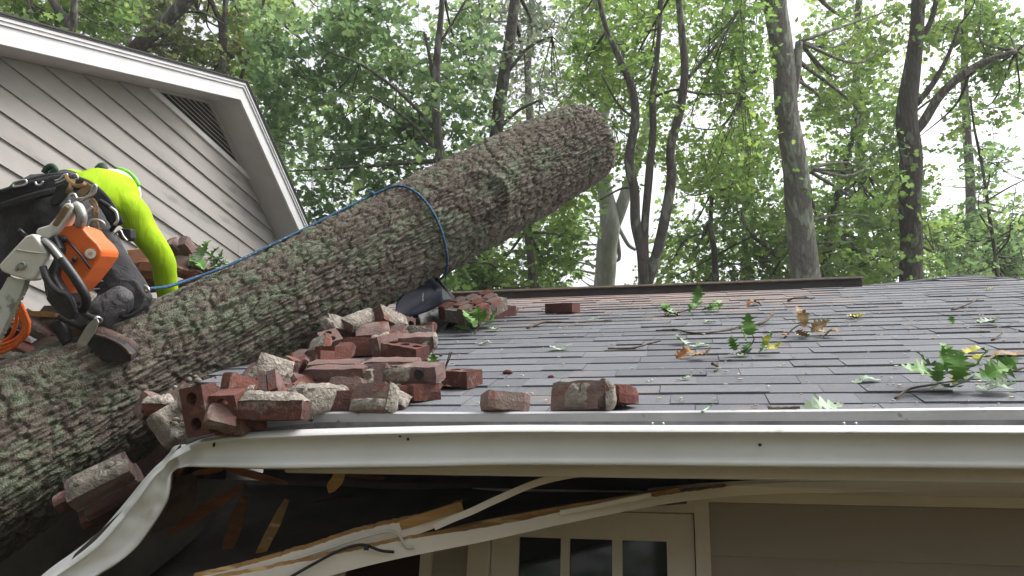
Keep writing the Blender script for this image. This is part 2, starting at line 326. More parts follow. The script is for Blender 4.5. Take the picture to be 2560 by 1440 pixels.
class MB:
    def __init__(s): s.v = []; s.f = []
    def add(s, v, f):
        n = len(s.v); s.v += [tuple(float(c) for c in p) for p in v]; s.f += [tuple(n+k for k in q) for q in f]; return s
    def box(s, c, dx, dy, dz):
        """centre and three half-axis vectors"""
        c, dx, dy, dz = map(np.asarray, (c, dx, dy, dz)); v = []
        for a in (-1, 1):
            for b in (-1, 1):
                for e in (-1, 1): v.append(c+a*dx+b*dy+e*dz)
        return s.add(v, [(0, 1, 3, 2), (4, 6, 7, 5), (0, 4, 5, 1), (2, 3, 7, 6), (0, 2, 6, 4), (1, 5, 7, 3)])
    def aabox(s, x0, x1, y0, y1, z0, z1):
        return s.box(((x0+x1)/2, (y0+y1)/2, (z0+z1)/2), ((x1-x0)/2, 0, 0), (0, (y1-y0)/2, 0), (0, 0, (z1-z0)/2))
    def tube(s, pts, rad, seg=8, cap=True, up=None, flat=1.0):
        pts = [np.asarray(p, float) for p in pts]; n = len(pts)
        if np.isscalar(rad): rad = [rad]*n
        t = [pts[min(i+1, n-1)]-pts[max(i-1, 0)] for i in range(n)]; t = [a/(np.linalg.norm(a)+1e-9) for a in t]
        ref = np.array([0, 0, 1.]) if up is None else np.asarray(up, float)
        if abs(t[0]@ref) > .95: ref = np.array([1., 0, 0])
        nn = ref-t[0]*(ref@t[0]); nn /= np.linalg.norm(nn); v = []
        for i in range(n):
            nn = nn-t[i]*(nn@t[i]); nn /= (np.linalg.norm(nn)+1e-9); bb = np.cross(t[i], nn)
            for k in range(seg):
                a = 2*math.pi*k/seg; v.append(pts[i]+rad[i]*(math.cos(a)*nn*flat+math.sin(a)*bb))
        f = [(i*seg+k, i*seg+(k+1) % seg, (i+1)*seg+(k+1) % seg, (i+1)*seg+k) for i in range(n-1) for k in range(seg)]
        if cap: f += [tuple(range(seg-1, -1, -1)), tuple((n-1)*seg+k for k in range(seg))]
        return s.add(v, f)
    def prism(s, poly, ext):
        n = len(poly); poly = [np.asarray(p, float) for p in poly]; ext = np.asarray(ext, float)
        return s.add(poly+[p+ext for p in poly], [tuple(range(n-1, -1, -1)), tuple(range(n, 2*n))]+[(i, (i+1) % n, n+(i+1) % n, n+i) for i in range(n)])
    def ball(s, c, r, seg=10, rings=7, sq=(1, 1, 1)):
        c = np.asarray(c, float); v = [c+np.array([0, 0, r*sq[2]])]
        for i in range(1, rings):
            a = math.pi*i/rings
            for k in range(seg):
                b = 2*math.pi*k/seg; v.append(c+r*np.array([sq[0]*math.sin(a)*math.cos(b), sq[1]*math.sin(a)*math.sin(b), sq[2]*math.cos(a)]))
        v.append(c-np.array([0, 0, r*sq[2]])); L = len(v)-1
        f = [(0, 1+k, 1+(k+1) % seg) for k in range(seg)]
        for i in range(rings-2):
            f += [(1+i*seg+k, 1+(i+1)*seg+k, 1+(i+1)*seg+(k+1) % seg, 1+i*seg+(k+1) % seg) for k in range(seg)]
        f += [(L, 1+(rings-2)*seg+(k+1) % seg, 1+(rings-2)*seg+k) for k in range(seg)]
        return s.add(v, f)
    def build(s, name, mat, parent=None, smooth=False, bevel=0.0, bseg=2):
        o = mesh_obj(name, s.v, s.f, mat, parent, smooth)
        if bevel > 0:
            md = o.modifiers.new('b', 'BEVEL'); md.width = bevel; md.segments = bseg; md.limit_method = 'ANGLE'; md.angle_limit = R_(35)
        return o
def unit(a): a = np.asarray(a, float); return a/np.linalg.norm(a)
def smooth_path(pts, n=8):
    """Catmull-Rom through points of any dimension"""
    P = [np.asarray(p, float) for p in pts]; P = [2*P[0]-P[1]]+P+[2*P[-1]-P[-2]]; out = []
    for i in range(1, len(P)-2):
        for k in range(n):
            t = k/n; a, b, c, d = P[i-1], P[i], P[i+1], P[i+2]
            out.append(.5*((2*b)+(-a+c)*t+(2*a-5*b+4*c-d)*t*t+(-a+3*b-3*c+d)*t**3))
    out.append(P[-2]); return out
def fuse(name, mb, mat, parent, voxel=.012, it=6, fac=.5, disp=0.0, dscale=.1):
    """one continuous skin over a set of closed tapering shapes"""
    o = mb.build('tmp_'+name, mat, None)
    m = o.modifiers.new('r', 'REMESH'); m.mode = 'VOXEL'; m.voxel_size = voxel
    s = o.modifiers.new('s', 'SMOOTH'); s.factor = fac; s.iterations = it
    if disp > 0:
        tx = bpy.data.textures.new(name+'_folds', 'CLOUDS'); tx.noise_scale = dscale; tx.noise_depth = 2
        d = o.modifiers.new('d', 'DISPLACE'); d.texture = tx; d.strength = disp; d.mid_level = .5; d.texture_coords = 'LOCAL'
    dg = bpy.context.evaluated_depsgraph_get(); dg.update()
    me = bpy.data.meshes.new_from_object(o.evaluated_get(dg)); org = list(o['_org'])
    bpy.data.objects.remove(o)
    me.name = name; me.polygons.foreach_set('use_smooth', [True]*len(me.polygons))
    q = bpy.data.objects.new(name, me); link(q, parent)
    po = np.array(parent.get('_org', (0, 0, 0))) if parent is not None else np.zeros(3)
    q.location = (np.array(org)-po).tolist(); q['_org'] = org
    return q
def pebble(c, r, seed):
    rg = np.random.default_rng(seed); m = MB(); m.ball((0, 0, 0), 1, 8, 6)
    v = np.array(m.v); v *= (1+.45*(fbm(v*1.7+seed*3.1, seed, 2)[:, None]-.4)); v *= np.array(r); return v+np.asarray(c), m.f
# ================================================================== ground
gm = MB(); N = 40
gx = np.linspace(-1, 1, N+1); gx = np.sign(gx)*np.abs(gx)**2*300
gv = [(x, y+10, -.004*max(0, y-30)*0 + (.0 if math.hypot(x, y) < 20 else .6*vnoise(np.array([x*.05, y*.05, 0]), 3)-.3)) for y in gx for x in gx]
gf = [(j*(N+1)+i, j*(N+1)+i+1, (j+1)*(N+1)+i+1, (j+1)*(N+1)+i) for j in range(N) for i in range(N)]
g = mesh_obj('ground', gv, gf, 'ground_litter', None, True, local=(0, 0, 0)); g['kind'] = 'structure'; g['label'] = 'leaf littered yard around the house'

# ================================================================== unseen wood behind the viewer, added to hold back front sky light
rw = np.random.default_rng(77); nw = 3600
wa = rw.uniform(-1.45, 1.45, nw); wr = rw.uniform(9, 17, nw); wz = rw.uniform(.5, 15, nw)
wc = np.stack([wr*np.sin(wa), -wr*np.cos(wa)+1.0, wz], 1)
keep = vnoise(wc*.35, 31) > .36; wc = wc[keep]
wq = rw.normal(0, 1, (len(wc), 2, 3)); wq /= np.linalg.norm(wq, axis=2)[..., None]; wsz = rw.uniform(.25, .55, len(wc))[:, None]
V_ = np.stack([wc-wq[:, 0]*wsz, wc-wq[:, 1]*wsz*.6, wc+wq[:, 0]*wsz, wc+wq[:, 1]*wsz*.6], 1).reshape(-1, 3)
F_ = np.arange(len(V_)).reshape(-1, 4)
wm = MB()
for k in range(16):
    a = -1.4+2.8*k/15+rw.normal(0, .05); r = rw.uniform(10, 16); p = np.array([r*math.sin(a), -r*math.cos(a)+1, 0]); wm.tube([p, p+np.array([rw.normal(0, .3), 0, 7]), p+np.array([rw.normal(0, .6), 0, 14])], [.22, .16, .08], 8)
wo_ = mesh_obj('woodland', V_, F_, 'leaf_mid', None); tag(wo_, 'unseen woodland behind the viewer, added to dim the front light', 'woodland', kind='stuff')
wm.build('trunks', 'bark_dark', wo_, True)
# ================================================================== the low house under the fallen trunk
house = tag(empty('house', (0, 3.3, 0)), 'low grey house with slate grey shingle roof, its eave crushed by the trunk', 'house')
RIDGE_Y = 5.72; YW = 3.3; XR = 4.2
def xleft(Y): return float(np.interp(Y, [2.2, 3.0, 3.6, 4.3, 4.6, 5.8], [-1.46, -1.95, -2.25, -2.75, -4.5, -4.5]))
def ridge_y(X): return float(np.interp(X, [1.25, 1.55, 1.95, 2.05, 2.25, 3.4], [RIDGE_Y, 5.80, 6.16, 6.08, 5.68, 5.66]))
# deck: a slab with a ragged left edge, wood underneath
ys = np.linspace(EY+.02, RIDGE_Y, 24); tv = []; df = []
for y in ys:
    tv += [(xleft(y)+.05*random.uniform(-1, 1), y, roofz(y)-.004), (XR, y, roofz(y)-.004)]
n0 = len(tv); tv += [(x, y, z-.022) for x, y, z in tv]
for i in range(len(ys)-1):
    a = 2*i; df += [(a, a+1, a+3, a+2), (n0+a, n0+a+2, n0+a+3, n0+a+1), (a, a+2, n0+a+2, n0+a), (a+1, n0+a+1, n0+a+3, a+3)]
df += [(0, n0, n0+1, 1), (2*len(ys)-2, 2*len(ys)-1, n0+2*len(ys)-1, n0+2*len(ys)-2)]
roof = mesh_obj('roof', tv, df, 'old_wood', house)
bm_ = MB(); bm_.add([(-4.5, RIDGE_Y+.01, roofz(RIDGE_Y)-.01), (XR, RIDGE_Y+.01, roofz(RIDGE_Y)-.01), (XR, 9.1, EZ), (-4.5, 9.1, EZ)], [(0, 1, 2, 3)])
bm_.add([(1.4, 5.78, roofz(5.78)-.01), (1.96, 6.12, roofz(6.1)-.015), (2.25, 5.68, roofz(5.68)-.015), (2.4, 8, 1.2+CZ), (1.4, 8, 1.2+CZ)], [(0, 1, 2, 3, 4)])
bm_.build('rear_roof_slope', 'shingle_far', house)
# shingles: wedge-shaped tabs, butt end proud, in 26 courses
EXP = .143
wv = [(-.5, 0, 0), (.5, 0, 0), (.5, 0, 1), (-.5, 0, 1), (-.5, 1, 0), (.5, 1, 0), (.5, 1, .12), (-.5, 1, .12)]
wf = [(0, 1, 2, 3), (3, 2, 6, 7), (0, 3, 7, 4), (1, 5, 6, 2), (4, 7, 6, 5)]
variants = []
for k in range(6):
    rg = random.Random(k); vv = [list(p) for p in wv]
    for i in (0, 3): vv[i][0] += rg.uniform(-.012, .012)
    vv[3][1] += rg.uniform(-.02, .02); vv[2][1] += rg.uniform(-.02, .02); vv[0][1] = vv[3][1]; vv[1][1] = vv[2][1]
    me = bpy.data.meshes.new('shingle'); me.from_pydata(vv, [], wf); me.materials.append(MATS['shingle']); variants.append((me, vv))
tabs = []
rg = random.Random(11)
for r in range(0, 31):
    s0 = r*EXP-.012; y0 = EY+s0*CP
    x = xleft(max(y0, 2.2)) - rg.uniform(0, .2)
    while x < XR:
        w = rg.choice((.12, .15, .17, .2, .23, .26, .3, .33))*rg.uniform(.92, 1.08)
        t = rg.choice((.003, .004, .0055, .007, .0085)); top = ridge_y(x+w/2)
        if EY+(s0+.1)*CP < top:
            tabs.append((r, x+w/2, s0+rg.uniform(-.004, .004), w-.0015, t, min(.172, (top+.01-(EY+s0*CP))/CP)))
        x += w
def seen_size(tb):
    r, x, s, w, t, L = tb; P = np.array([x, EY+s*CP, EZ+s*SP]); u, v, d = proj(P)
    inside = -80 < u < 2640
    # hidden below the trunk and the bricks on the left
    hid = (v > 1040) or (u < 900 and v < 1100 and u < 1250-(v-750)*.6 and u < 820)
    return (w/d**2)*(1 if inside else .05)*(.2 if hid else 1)
order = sorted(range(len(tabs)), key=lambda i: -seen_size(tabs[i]))
mroof = Matrix(((1, 0, 0), (0, CP, -SP), (0, SP, CP))).to_4x4()
ro = Vector(roof['_org'])
for i in order[:300]:
    r, x, s, w, t, L = tabs[i]
    me, vv = variants[rg.randrange(6)]
    o = bpy.data.objects.new('shingle', me); link(o, roof)
    o.matrix_local = Matrix.Translation(Vector((x, EY+s*CP, EZ+s*SP))-ro) @ mroof @ Matrix.Rotation(rg.uniform(-.004, .004), 4, 'Z') @ Matrix.Diagonal((w, L, t, 1))
sv, sf, tint = [], [], []
for i in order[300:]:
    r, x, s, w, t, L = tabs[i]; _, vv = variants[i % 6]; n = len(sv)
    for a, b, c in vv: sv.append((x+a*w, EY+(s+b*L)*CP-c*t*SP, EZ+(s+b*L)*SP+c*t*CP))
    sf += [tuple(n+k for k in f) for f in wf]; tint += [rg.random()]*8
so = mesh_obj('shingles', sv, sf, 'shingle', roof); so['kind'] = 'stuff'
at = so.data.attributes.new('tint', 'FLOAT', 'POINT'); at.data.foreach_set('value', tint)
# ridge vent: dark-sided strip with a paler cap
rz = roofz(RIDGE_Y); rv = MB()
x0, x1 = -4.4, RF(2143, 712)[0]+.0
rv.aabox(x0, x1, RIDGE_Y-.11, RIDGE_Y+.11, rz-.055, rz+.006)
rvo = rv.build('ridge_vent', 'ridge_dark', house)
rc = MB(); rc.aabox(x0-.01, x1+.012, RIDGE_Y-.13, RIDGE_Y+.13, rz+.009, rz+.022); rc.build('vent_cap', 'ridge_top', rvo)
rc = MB(); rc.tube([(x1, RIDGE_Y, rz-.02), (1.5, 5.8, roofz(5.8)-.012), (1.95, 6.15, roofz(6.15)-.012), (2.06, 6.06, roofz(6.06)-.015), (2.25, 5.7, roofz(5.7)-.02)], .022, 8); rc.build('ridge_cap', 'shingle_far', house, True)

# eave metal: drip edge, gutter swept along a bent path, fascia behind
def sweep(name, path, prof, mat, parent, frames=None, thick=.0018, smooth=True):
    """path of (point, out, up, profile scale); prof of (out, up)"""
    v = []; n = len(prof)
    for (P, o, u, sc) in path:
        for (a, b) in prof: v.append(np.asarray(P)+np.asarray(o)*a*sc[0]+np.asarray(u)*b*sc[1])
    f = [(i*n+k, i*n+k+1, (i+1)*n+k+1, (i+1)*n+k) for i in range(len(path)-1) for k in range(n-1)]
    ob = mesh_obj(name, v, f, mat, parent, smooth)
    md = ob.modifiers.new('t', 'SOLIDIFY'); md.thickness = thick; md.offset = 0
    md = ob.modifiers.new('e', 'EDGE_SPLIT'); md.split_angle = R_(50)
    return ob
GY = 2.20                                    # front of the gutter lip
# front face of the gutter follows the photo's bent line: (lip px, bottom px, depth along Y or camera depth)
lipZ = lambda x, y, Y: onY(x, y, Y)
gp = []
def gstation(top, bot, back, out=None):
    gp.append((np.asarray(top), np.asarray(bot), np.asarray(back)))
for (x, yl, yb) in ((5200, 1068, 1192), (3300, 1066, 1178), (2560, 1065, 1171.5), (2200, 1064.5, 1168), (1900, 1064, 1166), (1600, 1064, 1163), (1280, 1063.5, 1162), (1100, 1066, 1166), (950, 1069, 1168), (800, 1073, 1170), (700, 1077, 1171), (620, 1081, 1170), (560, 1086, 1168), (510, 1096, 1167), (475, 1110, 1166)):
    T = onY(x, yl, GY); B = onY(x, yb, GY+.012); gstation(T, B, T+np.array([0, .115, .012]))
for (xt, yt, xb, yb, d) in ((440, 1130, 452, 1168, 2.42), (418, 1150, 440, 1172, 2.43), (402, 1168, 428, 1186, 2.43), (380, 1188, 426, 1205, 2.42), (350, 1222, 420, 1245, 2.41), (318, 1262, 400, 1284, 2.41), (285, 1302, 372, 1326, 2.40), (240, 1352, 336, 1372, 2.39), (180, 1400, 290, 1410, 2.38), (110, 1450, 225, 1452, 2.36), (20, 1530, 130, 1545, 2.32), (-60, 1610, 40, 1630, 2.3)):
    T = W(xt, yt, d); B = W(xb, yb, d+.01); gstation(T, B, T+CF*.055+np.array([-.02, 0, .01]))
# K-style profile expressed between lip (t=0) and bottom (t=1): outward bulge along the normal
prof = [(.06, -.014), (.02, -.012), (-.01, -.006), (.0, .000), (.08, .013), (.165, .024), (.185, .025), (.20, .018), (.215, -.002), (.30, -.013), (.48, -.016), (.68, -.013), (.80, -.002), (.87, .008), (.90, .010), (.985, .012), (1.0, .008), (1.0, -.02)]
gp2 = []
for k in range(3):
    arr = [g[k] for g in gp]; gp2.append(smooth_path(arr, 5) if k else smooth_path(arr, 5))
v = []; NP = len(prof)+4
for i in range(len(gp2[0])):
    T, B, K = gp2[0][i], gp2[1][i], gp2[2][i]; dn = B-T; L = np.linalg.norm(dn)
    j0, j1 = max(i-1, 0), min(i+1, len(gp2[0])-1); along = unit(gp2[0][j1]-gp2[0][j0]); nrm = unit(np.cross(dn, along))
    if nrm@CF > 0: nrm = -nrm
    px, py, _ = proj(T)
    wob = .5+.5*math.tanh((430-px)/60)       # crumpled where it hangs
    fl = 1-.45*wob
    for (t, o) in prof:
        cr_ = .0065*wob*(vnoise(np.array([i*.35, t*2.5, 1.0]), 5)-.5)*2
        dent = 0
        if 430 < px < 660: dent = .014*math.sin((px-430)/230*math.pi)*math.sin(max(0, min(1, t))*math.pi)*(vnoise(np.array([px*.02, t*2, 4.0]), 8)*2-.6)
        v.append(T+dn*t+nrm*(o*fl+cr_+dent))
    b = K-T
    v += [B+b*.45, B+b*.93, T+b*.97-dn*.02, T+b*.99+np.array([0, 0, .0])]
f = [(i*NP+k, i*NP+k+1, (i+1)*NP+k+1, (i+1)*NP+k) for i in range(len(gp2[0])-1) for k in range(NP-1)]
gut = mesh_obj('gutter', v, f, 'gutter_white', house, True); gut['label'] = 'white gutter bent down at its crushed end'
md = gut.modifiers.new('t', 'SOLIDIFY'); md.thickness = .0016; md.offset = 0
# drip edge metal behind the gutter
dp = []
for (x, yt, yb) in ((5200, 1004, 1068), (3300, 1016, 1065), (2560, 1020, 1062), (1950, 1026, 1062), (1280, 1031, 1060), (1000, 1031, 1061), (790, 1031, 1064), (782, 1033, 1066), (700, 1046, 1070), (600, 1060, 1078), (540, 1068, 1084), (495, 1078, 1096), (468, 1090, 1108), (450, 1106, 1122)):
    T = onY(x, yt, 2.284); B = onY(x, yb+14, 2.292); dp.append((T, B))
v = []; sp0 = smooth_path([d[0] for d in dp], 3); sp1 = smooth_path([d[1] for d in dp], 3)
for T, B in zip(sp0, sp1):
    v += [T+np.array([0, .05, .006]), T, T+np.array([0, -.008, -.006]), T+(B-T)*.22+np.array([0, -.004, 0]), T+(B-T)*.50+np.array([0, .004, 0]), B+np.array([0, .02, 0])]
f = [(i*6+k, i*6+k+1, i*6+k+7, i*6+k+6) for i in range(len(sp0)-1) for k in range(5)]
dr = mesh_obj('drip_edge', v, f, 'drip_metal', house); dr.data.materials.append(MATS['gutter_shade']); dr.data.polygons.foreach_set('material_index', [1 if i % 5 == 4 else 0 for i in range(len(f))]); md = dr.modifiers.new('t', 'SOLIDIFY'); md.thickness = .002  # lowest strip coloured darker as the shade behind the gutter lip
# hidden hangers: the screw heads seen on the lip
for x in (1631, 1658, 2110, 2140):
    P = onY(x, 1063, GY+.008); sc = MB(); sc.ball(P+np.array([0, 0, .004]), .0045, 8, 5); sc.build('screw', 'steel_dull', gut)
for (x, y) in ((1900, 1112), (535, 1112), (1020, 1098), (1000, 1090)):
    P = onY(x, y, GY+.0); sc = MB(); sc.ball(P, .005, 6, 4, (1, .6, 1.6 if x < 1000 else .9)); sc.build('mud_speck', 'rubber_black', gut)
# fascia board and underside
fm = MB(); zf0 = onY(1280, 1190, 2.335)[2]; fm.aabox(-1.25, XR, 2.318, 2.34, zf0, roofz(2.32)-.03); fm.build('fascia', 'porch_white', house)
sz0, sz1 = zf0+.004, onY(1772, 1232, YW)[2]
sm = MB()
# the sound part of the soffit, right of the tear
xa = onY(1660, 1200, 2.34)[0]
poly = [(xa+.62, 2.342, sz0), (XR, 2.342, sz0), (XR, YW-.01, sz1), (xa-.1, YW-.01, sz1), (xa+.1, 2.85, sz0+(sz1-sz0)*.53), (xa+.35, 2.52, sz0+(sz1-sz0)*.19)]
sm.prism([np.array(p) for p in poly], (0, 0, .012)); sm.build('soffit', 'porch_white', house)
fz = onY(1772, 1256, YW)[2]
wx0 = onY(1180, 1300, YW)[0]; fr = MB(); fr.aabox(wx0, XR, YW-.022, YW-.002, fz, sz1); fr.build('frieze_board', 'porch_white', house)
# torn trim boards hanging from the eave
def board(name, stations, thick, mat_face, mat_edge, parent=house, label=None):
    """stations: (x top, y top, x bottom, y bottom, depth) of the near face"""
    st = smooth_path([np.array(s, float) for s in stations], 16); v = []; f = []
    for i_, s in enumerate(st):
        jag = 5*(float(fbm(np.array([s[0]*.03, 2.0, len(stations)*1.0]), 14, 3))-.45)+random.uniform(-1.5, 1.5)
        a, b = W(s[0], s[1]+jag, s[4]), W(s[2], s[3], s[4]-.004); bk = CF*thick+np.array([0, 0, thick*.55])
        v += [a, b, b+bk, a+bk]
    for i in range(len(st)-1):
        k = i*4; f += [(k, k+1, k+5, k+4), (k+1, k+2, k+6, k+5), (k+2, k+3, k+7, k+6), (k+3, k, k+4, k+7)]
    f += [(3, 2, 1, 0), tuple(len(v)-4+j for j in range(4))]
    o = mesh_obj(name, v, f, mat_face, parent); o.data.materials.append(MATS[mat_edge])
    for i in range(len(st)-1):
        for j in (2, 3): o.data.polygons[i*4+j].material_index = 1
    if label: o['label'] = label
    return o
board('torn_soffit_board', [(2330, 1194, 2330, 1226, 2.62), (2100, 1200, 2100, 1232, 2.62), (1900, 1208, 1900, 1236, 2.6), (1760, 1224, 1760, 1248, 2.58), (1630, 1243, 1630, 1266, 2.55), (1400, 1282, 1400, 1312, 2.52), (1200, 1321, 1200, 1356, 2.5), (1000, 1352, 1000, 1396, 2.47), (860, 1383, 860, 1430, 2.45), (700, 1416, 700, 1478, 2.42), (520, 1452, 520, 1530, 2.4)], .014, 'porch_white', 'raw_wood', label='white trim board torn loose and sagging')
board('torn_soffit_board', [(1155, 1258, 1150, 1290, 2.5), (1100, 1280, 1092, 1318, 2.5), (1000, 1305, 995, 1352, 2.49), (900, 1328, 895, 1378, 2.48), (760, 1372, 755, 1418, 2.46), (640, 1408, 636, 1458, 2.44), (480, 1446, 478, 1505, 2.42)], .017, 'porch_white', 'raw_wood', label='white trim board snapped off to bare wood')
def strip(name, pts, w, mat, d, th=.004, parent=house):
    st = smooth_path([np.array(p, float) for p in pts], 6); v = []; f = []
    for i, s in enumerate(st):
        j0, j1 = max(i-1, 0), min(i+1, len(st)-1); t = st[j1]-st[j0]; nn = np.array([-t[1], t[0]]); nn /= np.linalg.norm(nn)
        a = W(s[0]+nn[0]*w/2, s[1]+nn[1]*w/2, d); b = W(s[0]-nn[0]*w/2, s[1]-nn[1]*w/2, d); v += [a, b, b+CF*th, a+CF*th]
    for i in range(len(st)-1):
        k = i*4; f += [(k, k+1, k+5, k+4), (k+1, k+2, k+6, k+5), (k+2, k+3, k+7, k+6), (k+3, k, k+4, k+7)]
    f += [(3, 2, 1, 0), tuple(len(v)-4+j for j in range(4))]
    return mesh_obj(name, v, f, mat, parent)
strip('torn_moulding', [(1500, 1184), (1430, 1187), (1340, 1208), (1240, 1250), (1180, 1278), (1130, 1298), (1085, 1318)], 17, 'porch_white', 2.44)
strip('torn_moulding', [(1628, 1238), (1560, 1251), (1480, 1268), (1400, 1282)], 12, 'porch_white', 2.5, .008)
strip('splintered_edge', [(1700, 1224), (1560, 1246), (1400, 1272), (1250, 1300), (1120, 1328), (1040, 1352)], 11, 'raw_wood', 2.53, .012)
strip('splintered_edge', [(1156, 1266), (1120, 1276), (1060, 1296), (1000, 1314)], 24, 'raw_wood', 2.488, .012)
strip('torn_moulding', [(1490, 1181), (1600, 1184), (1700, 1186), (1850, 1190)], 8, 'porch_white', 2.42, .006)
# cables stapled to the sagging board
def pathD(pts): return smooth_path([W(*p) for p in pts], 6)
cb = MB(); cb.tube(pathD([(700, 1458, 2.4), (780, 1412, 2.42), (850, 1376, 2.43), (905, 1362, 2.44), (950, 1376, 2.44), (985, 1380, 2.45)]), .0045, 6); cb.build('cable', 'cable_dark', house, True)
cb = MB(); cb.tube(pathD([(690, 1412, 2.44), (800, 1378, 2.45), (900, 1345, 2.45), (965, 1329, 2.46), (995, 1336, 2.46), (1015, 1366, 2.46), (1035, 1368, 2.46)]), .0045, 6); cb.build('cable', 'cable_white', house, True)
cb = MB(); cb.box(W(916, 1368, 2.43), (.006, 0, 0), (0, .006, 0), (0, 0, .009)); cb.build('cable_clip', 'cable_dark', house)

# the fallen soffit: hinged at the wall, its front edge hanging on the torn boards
fs = smooth_path([np.array(s_, float) for s_ in ((1720, 1236, 2.585), (1630, 1252, 2.57), (1400, 1290, 2.54), (1200, 1330, 2.52), (1000, 1366, 2.5), (860, 1394, 2.48), (700, 1430, 2.45), (520, 1468, 2.43), (300, 1500, 2.42))], 4)
v = []
for s_ in fs:
    a = W(s_[0], s_[1], s_[2]); xb_ = a[0]*1.12-.02
    for k in range(6):
        q = k/5; v.append((a[0]+(xb_-a[0])*q, a[1]+(YW-.026-a[1])*q, a[2]+(sz1-.012-a[2])*q+.03*math.sin(q*math.pi)*(-1)+.012*float(vnoise(np.array([a[0]*6, q*4, 2.0]), 4))))
f = [(i*6+k, i*6+k+1, i*6+k+7, i*6+k+6) for i in range(len(fs)-1) for k in range(5)]
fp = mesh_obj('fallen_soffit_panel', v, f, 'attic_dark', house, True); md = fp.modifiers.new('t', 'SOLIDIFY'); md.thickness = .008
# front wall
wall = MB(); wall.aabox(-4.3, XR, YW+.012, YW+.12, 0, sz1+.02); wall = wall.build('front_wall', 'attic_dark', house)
def wx(px, py=1400): return onY(px, py, YW)[0]
BH = .196; zt = fz
def siding_run(x0, x1):
    z = zt
    while z > 0:
        z0 = max(0, z-BH); m = MB(); m.add([(x0, YW+.004, z), (x1, YW+.004, z), (x1, YW-.012, z0), (x0, YW-.012, z0), (x0, YW+.012, z), (x1, YW+.012, z), (x1, YW+.012, z0), (x0, YW+.012, z0)],
              [(0, 3, 2, 1), (3, 7, 6, 2), (0, 4, 7, 3), (1, 2, 6, 5), (0, 1, 5, 4)]); m.build('siding_board', 'porch_siding', wall); z = z0
dl, dr_ = wx(1229), wx(1737); cl, crr = wx(1173), wx(1777)
siding_run(crr, XR); siding_run(wx(1082), cl); siding_run(wx(640, 1440), wx(838, 1430))
# door with its casing
ztop = onY(1600, 1283, YW)[2]
casing = MB(); casing.aabox(cl, dl-.004, YW-.03, YW+.012, 0, ztop+.03); casing.aabox(dr_+.004, crr, YW-.03, YW+.012, 0, ztop+.03); casing.build('door_casing', 'porch_white', house, bevel=.002)
casing = MB(); casing.aabox(cl, crr, YW-.028, YW+.012, ztop+.004, fz+.0); casing.build('door_head', 'porch_white', house)
door = empty('door', ((dl+dr_)/2, YW, 0), house)
pz1 = onY(1480, 1348, YW)[2]; cols = [(wx(1297), wx(1402)), (wx(1424), wx(1531)), (wx(1556), wx(1668))]
slabz = [0.02]; rowsz = []
z = pz1
for k in range(3): rowsz.append((z-.27, z)); z -= .31
sl_ = MB(); yf, yb = YW-.008, YW+.03
sl_.aabox(dl, cols[0][0], yf, yb, .02, ztop); sl_.aabox(cols[2][1], dr_, yf, yb, .02, ztop); sl_.aabox(cols[0][0], cols[2][1], yf, yb, pz1, ztop); sl_.aabox(cols[0][0], cols[2][1], yf, yb, .02, rowsz[2][0])
sl_.build('door_frame', 'porch_white', door)
mt = MB(); mt.aabox(cols[0][1], cols[1][0], yf+.002, yb, rowsz[2][0], pz1); mt.aabox(cols[1][1], cols[2][0], yf+.002, yb, rowsz[2][0], pz1)
for k in range(2): mt.aabox(cols[0][0], cols[2][1], yf+.004, yb-.004, rowsz[k+1][1], rowsz[k][0])
mt.build('muntin', 'porch_white', door)
for (z0, z1) in rowsz:
    for (a, b) in cols:
        m = MB(); m.aabox(a, b, YW+.008, YW+.012, z0, z1); m.build('pane', 'window_glass', door)
m = MB(); m.ball((dr_-.06, YW-.06, .95), .03, 12, 8); m.tube([(dr_-.06, YW-.05, .95), (dr_-.06, YW, .95)], .012, 8); m.build('door_handle', 'steel_dull', door, True)
# narrow window left of the door
win = empty('window', (wx(965), YW, .9), house); zb, zt_ = 1.0, fz-.26
m = MB(); m.aabox(wx(838, 1430), wx(866, 1420), YW-.03, YW+.012, .95, zt_+.25); m.aabox(wx(1056), wx(1082), YW-.03, YW+.012, .95, zt_+.25); m.aabox(wx(838, 1430), wx(1082), YW-.034, YW+.012, .9, .95); m.build('window_frame', 'porch_white', win)
m = MB(); m.aabox(wx(866, 1420), wx(1056), YW+.0, YW+.004, .95, zt_+.24); m.build('pane', 'reflection_glass', win)
# closed back and sides so the torn eave is dark
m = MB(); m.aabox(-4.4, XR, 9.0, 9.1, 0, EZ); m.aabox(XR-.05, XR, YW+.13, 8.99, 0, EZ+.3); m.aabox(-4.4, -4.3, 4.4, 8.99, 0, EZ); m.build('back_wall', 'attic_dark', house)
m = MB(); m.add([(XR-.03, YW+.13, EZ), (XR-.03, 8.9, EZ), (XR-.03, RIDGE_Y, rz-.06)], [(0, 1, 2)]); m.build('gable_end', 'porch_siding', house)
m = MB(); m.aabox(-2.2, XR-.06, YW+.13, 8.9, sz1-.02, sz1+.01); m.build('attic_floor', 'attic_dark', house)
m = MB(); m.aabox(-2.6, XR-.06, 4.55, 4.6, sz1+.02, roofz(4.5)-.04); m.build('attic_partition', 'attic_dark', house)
for k, x in enumerate((-1.35, -.85, -.25, .35, .95, 1.55)):
    m = MB(); m.box((x, 3.35, roofz(3.35)-.10), (.019, 0, 0), E_S*1.12, E_N*.065); m.build('rafter', 'old_wood', house)
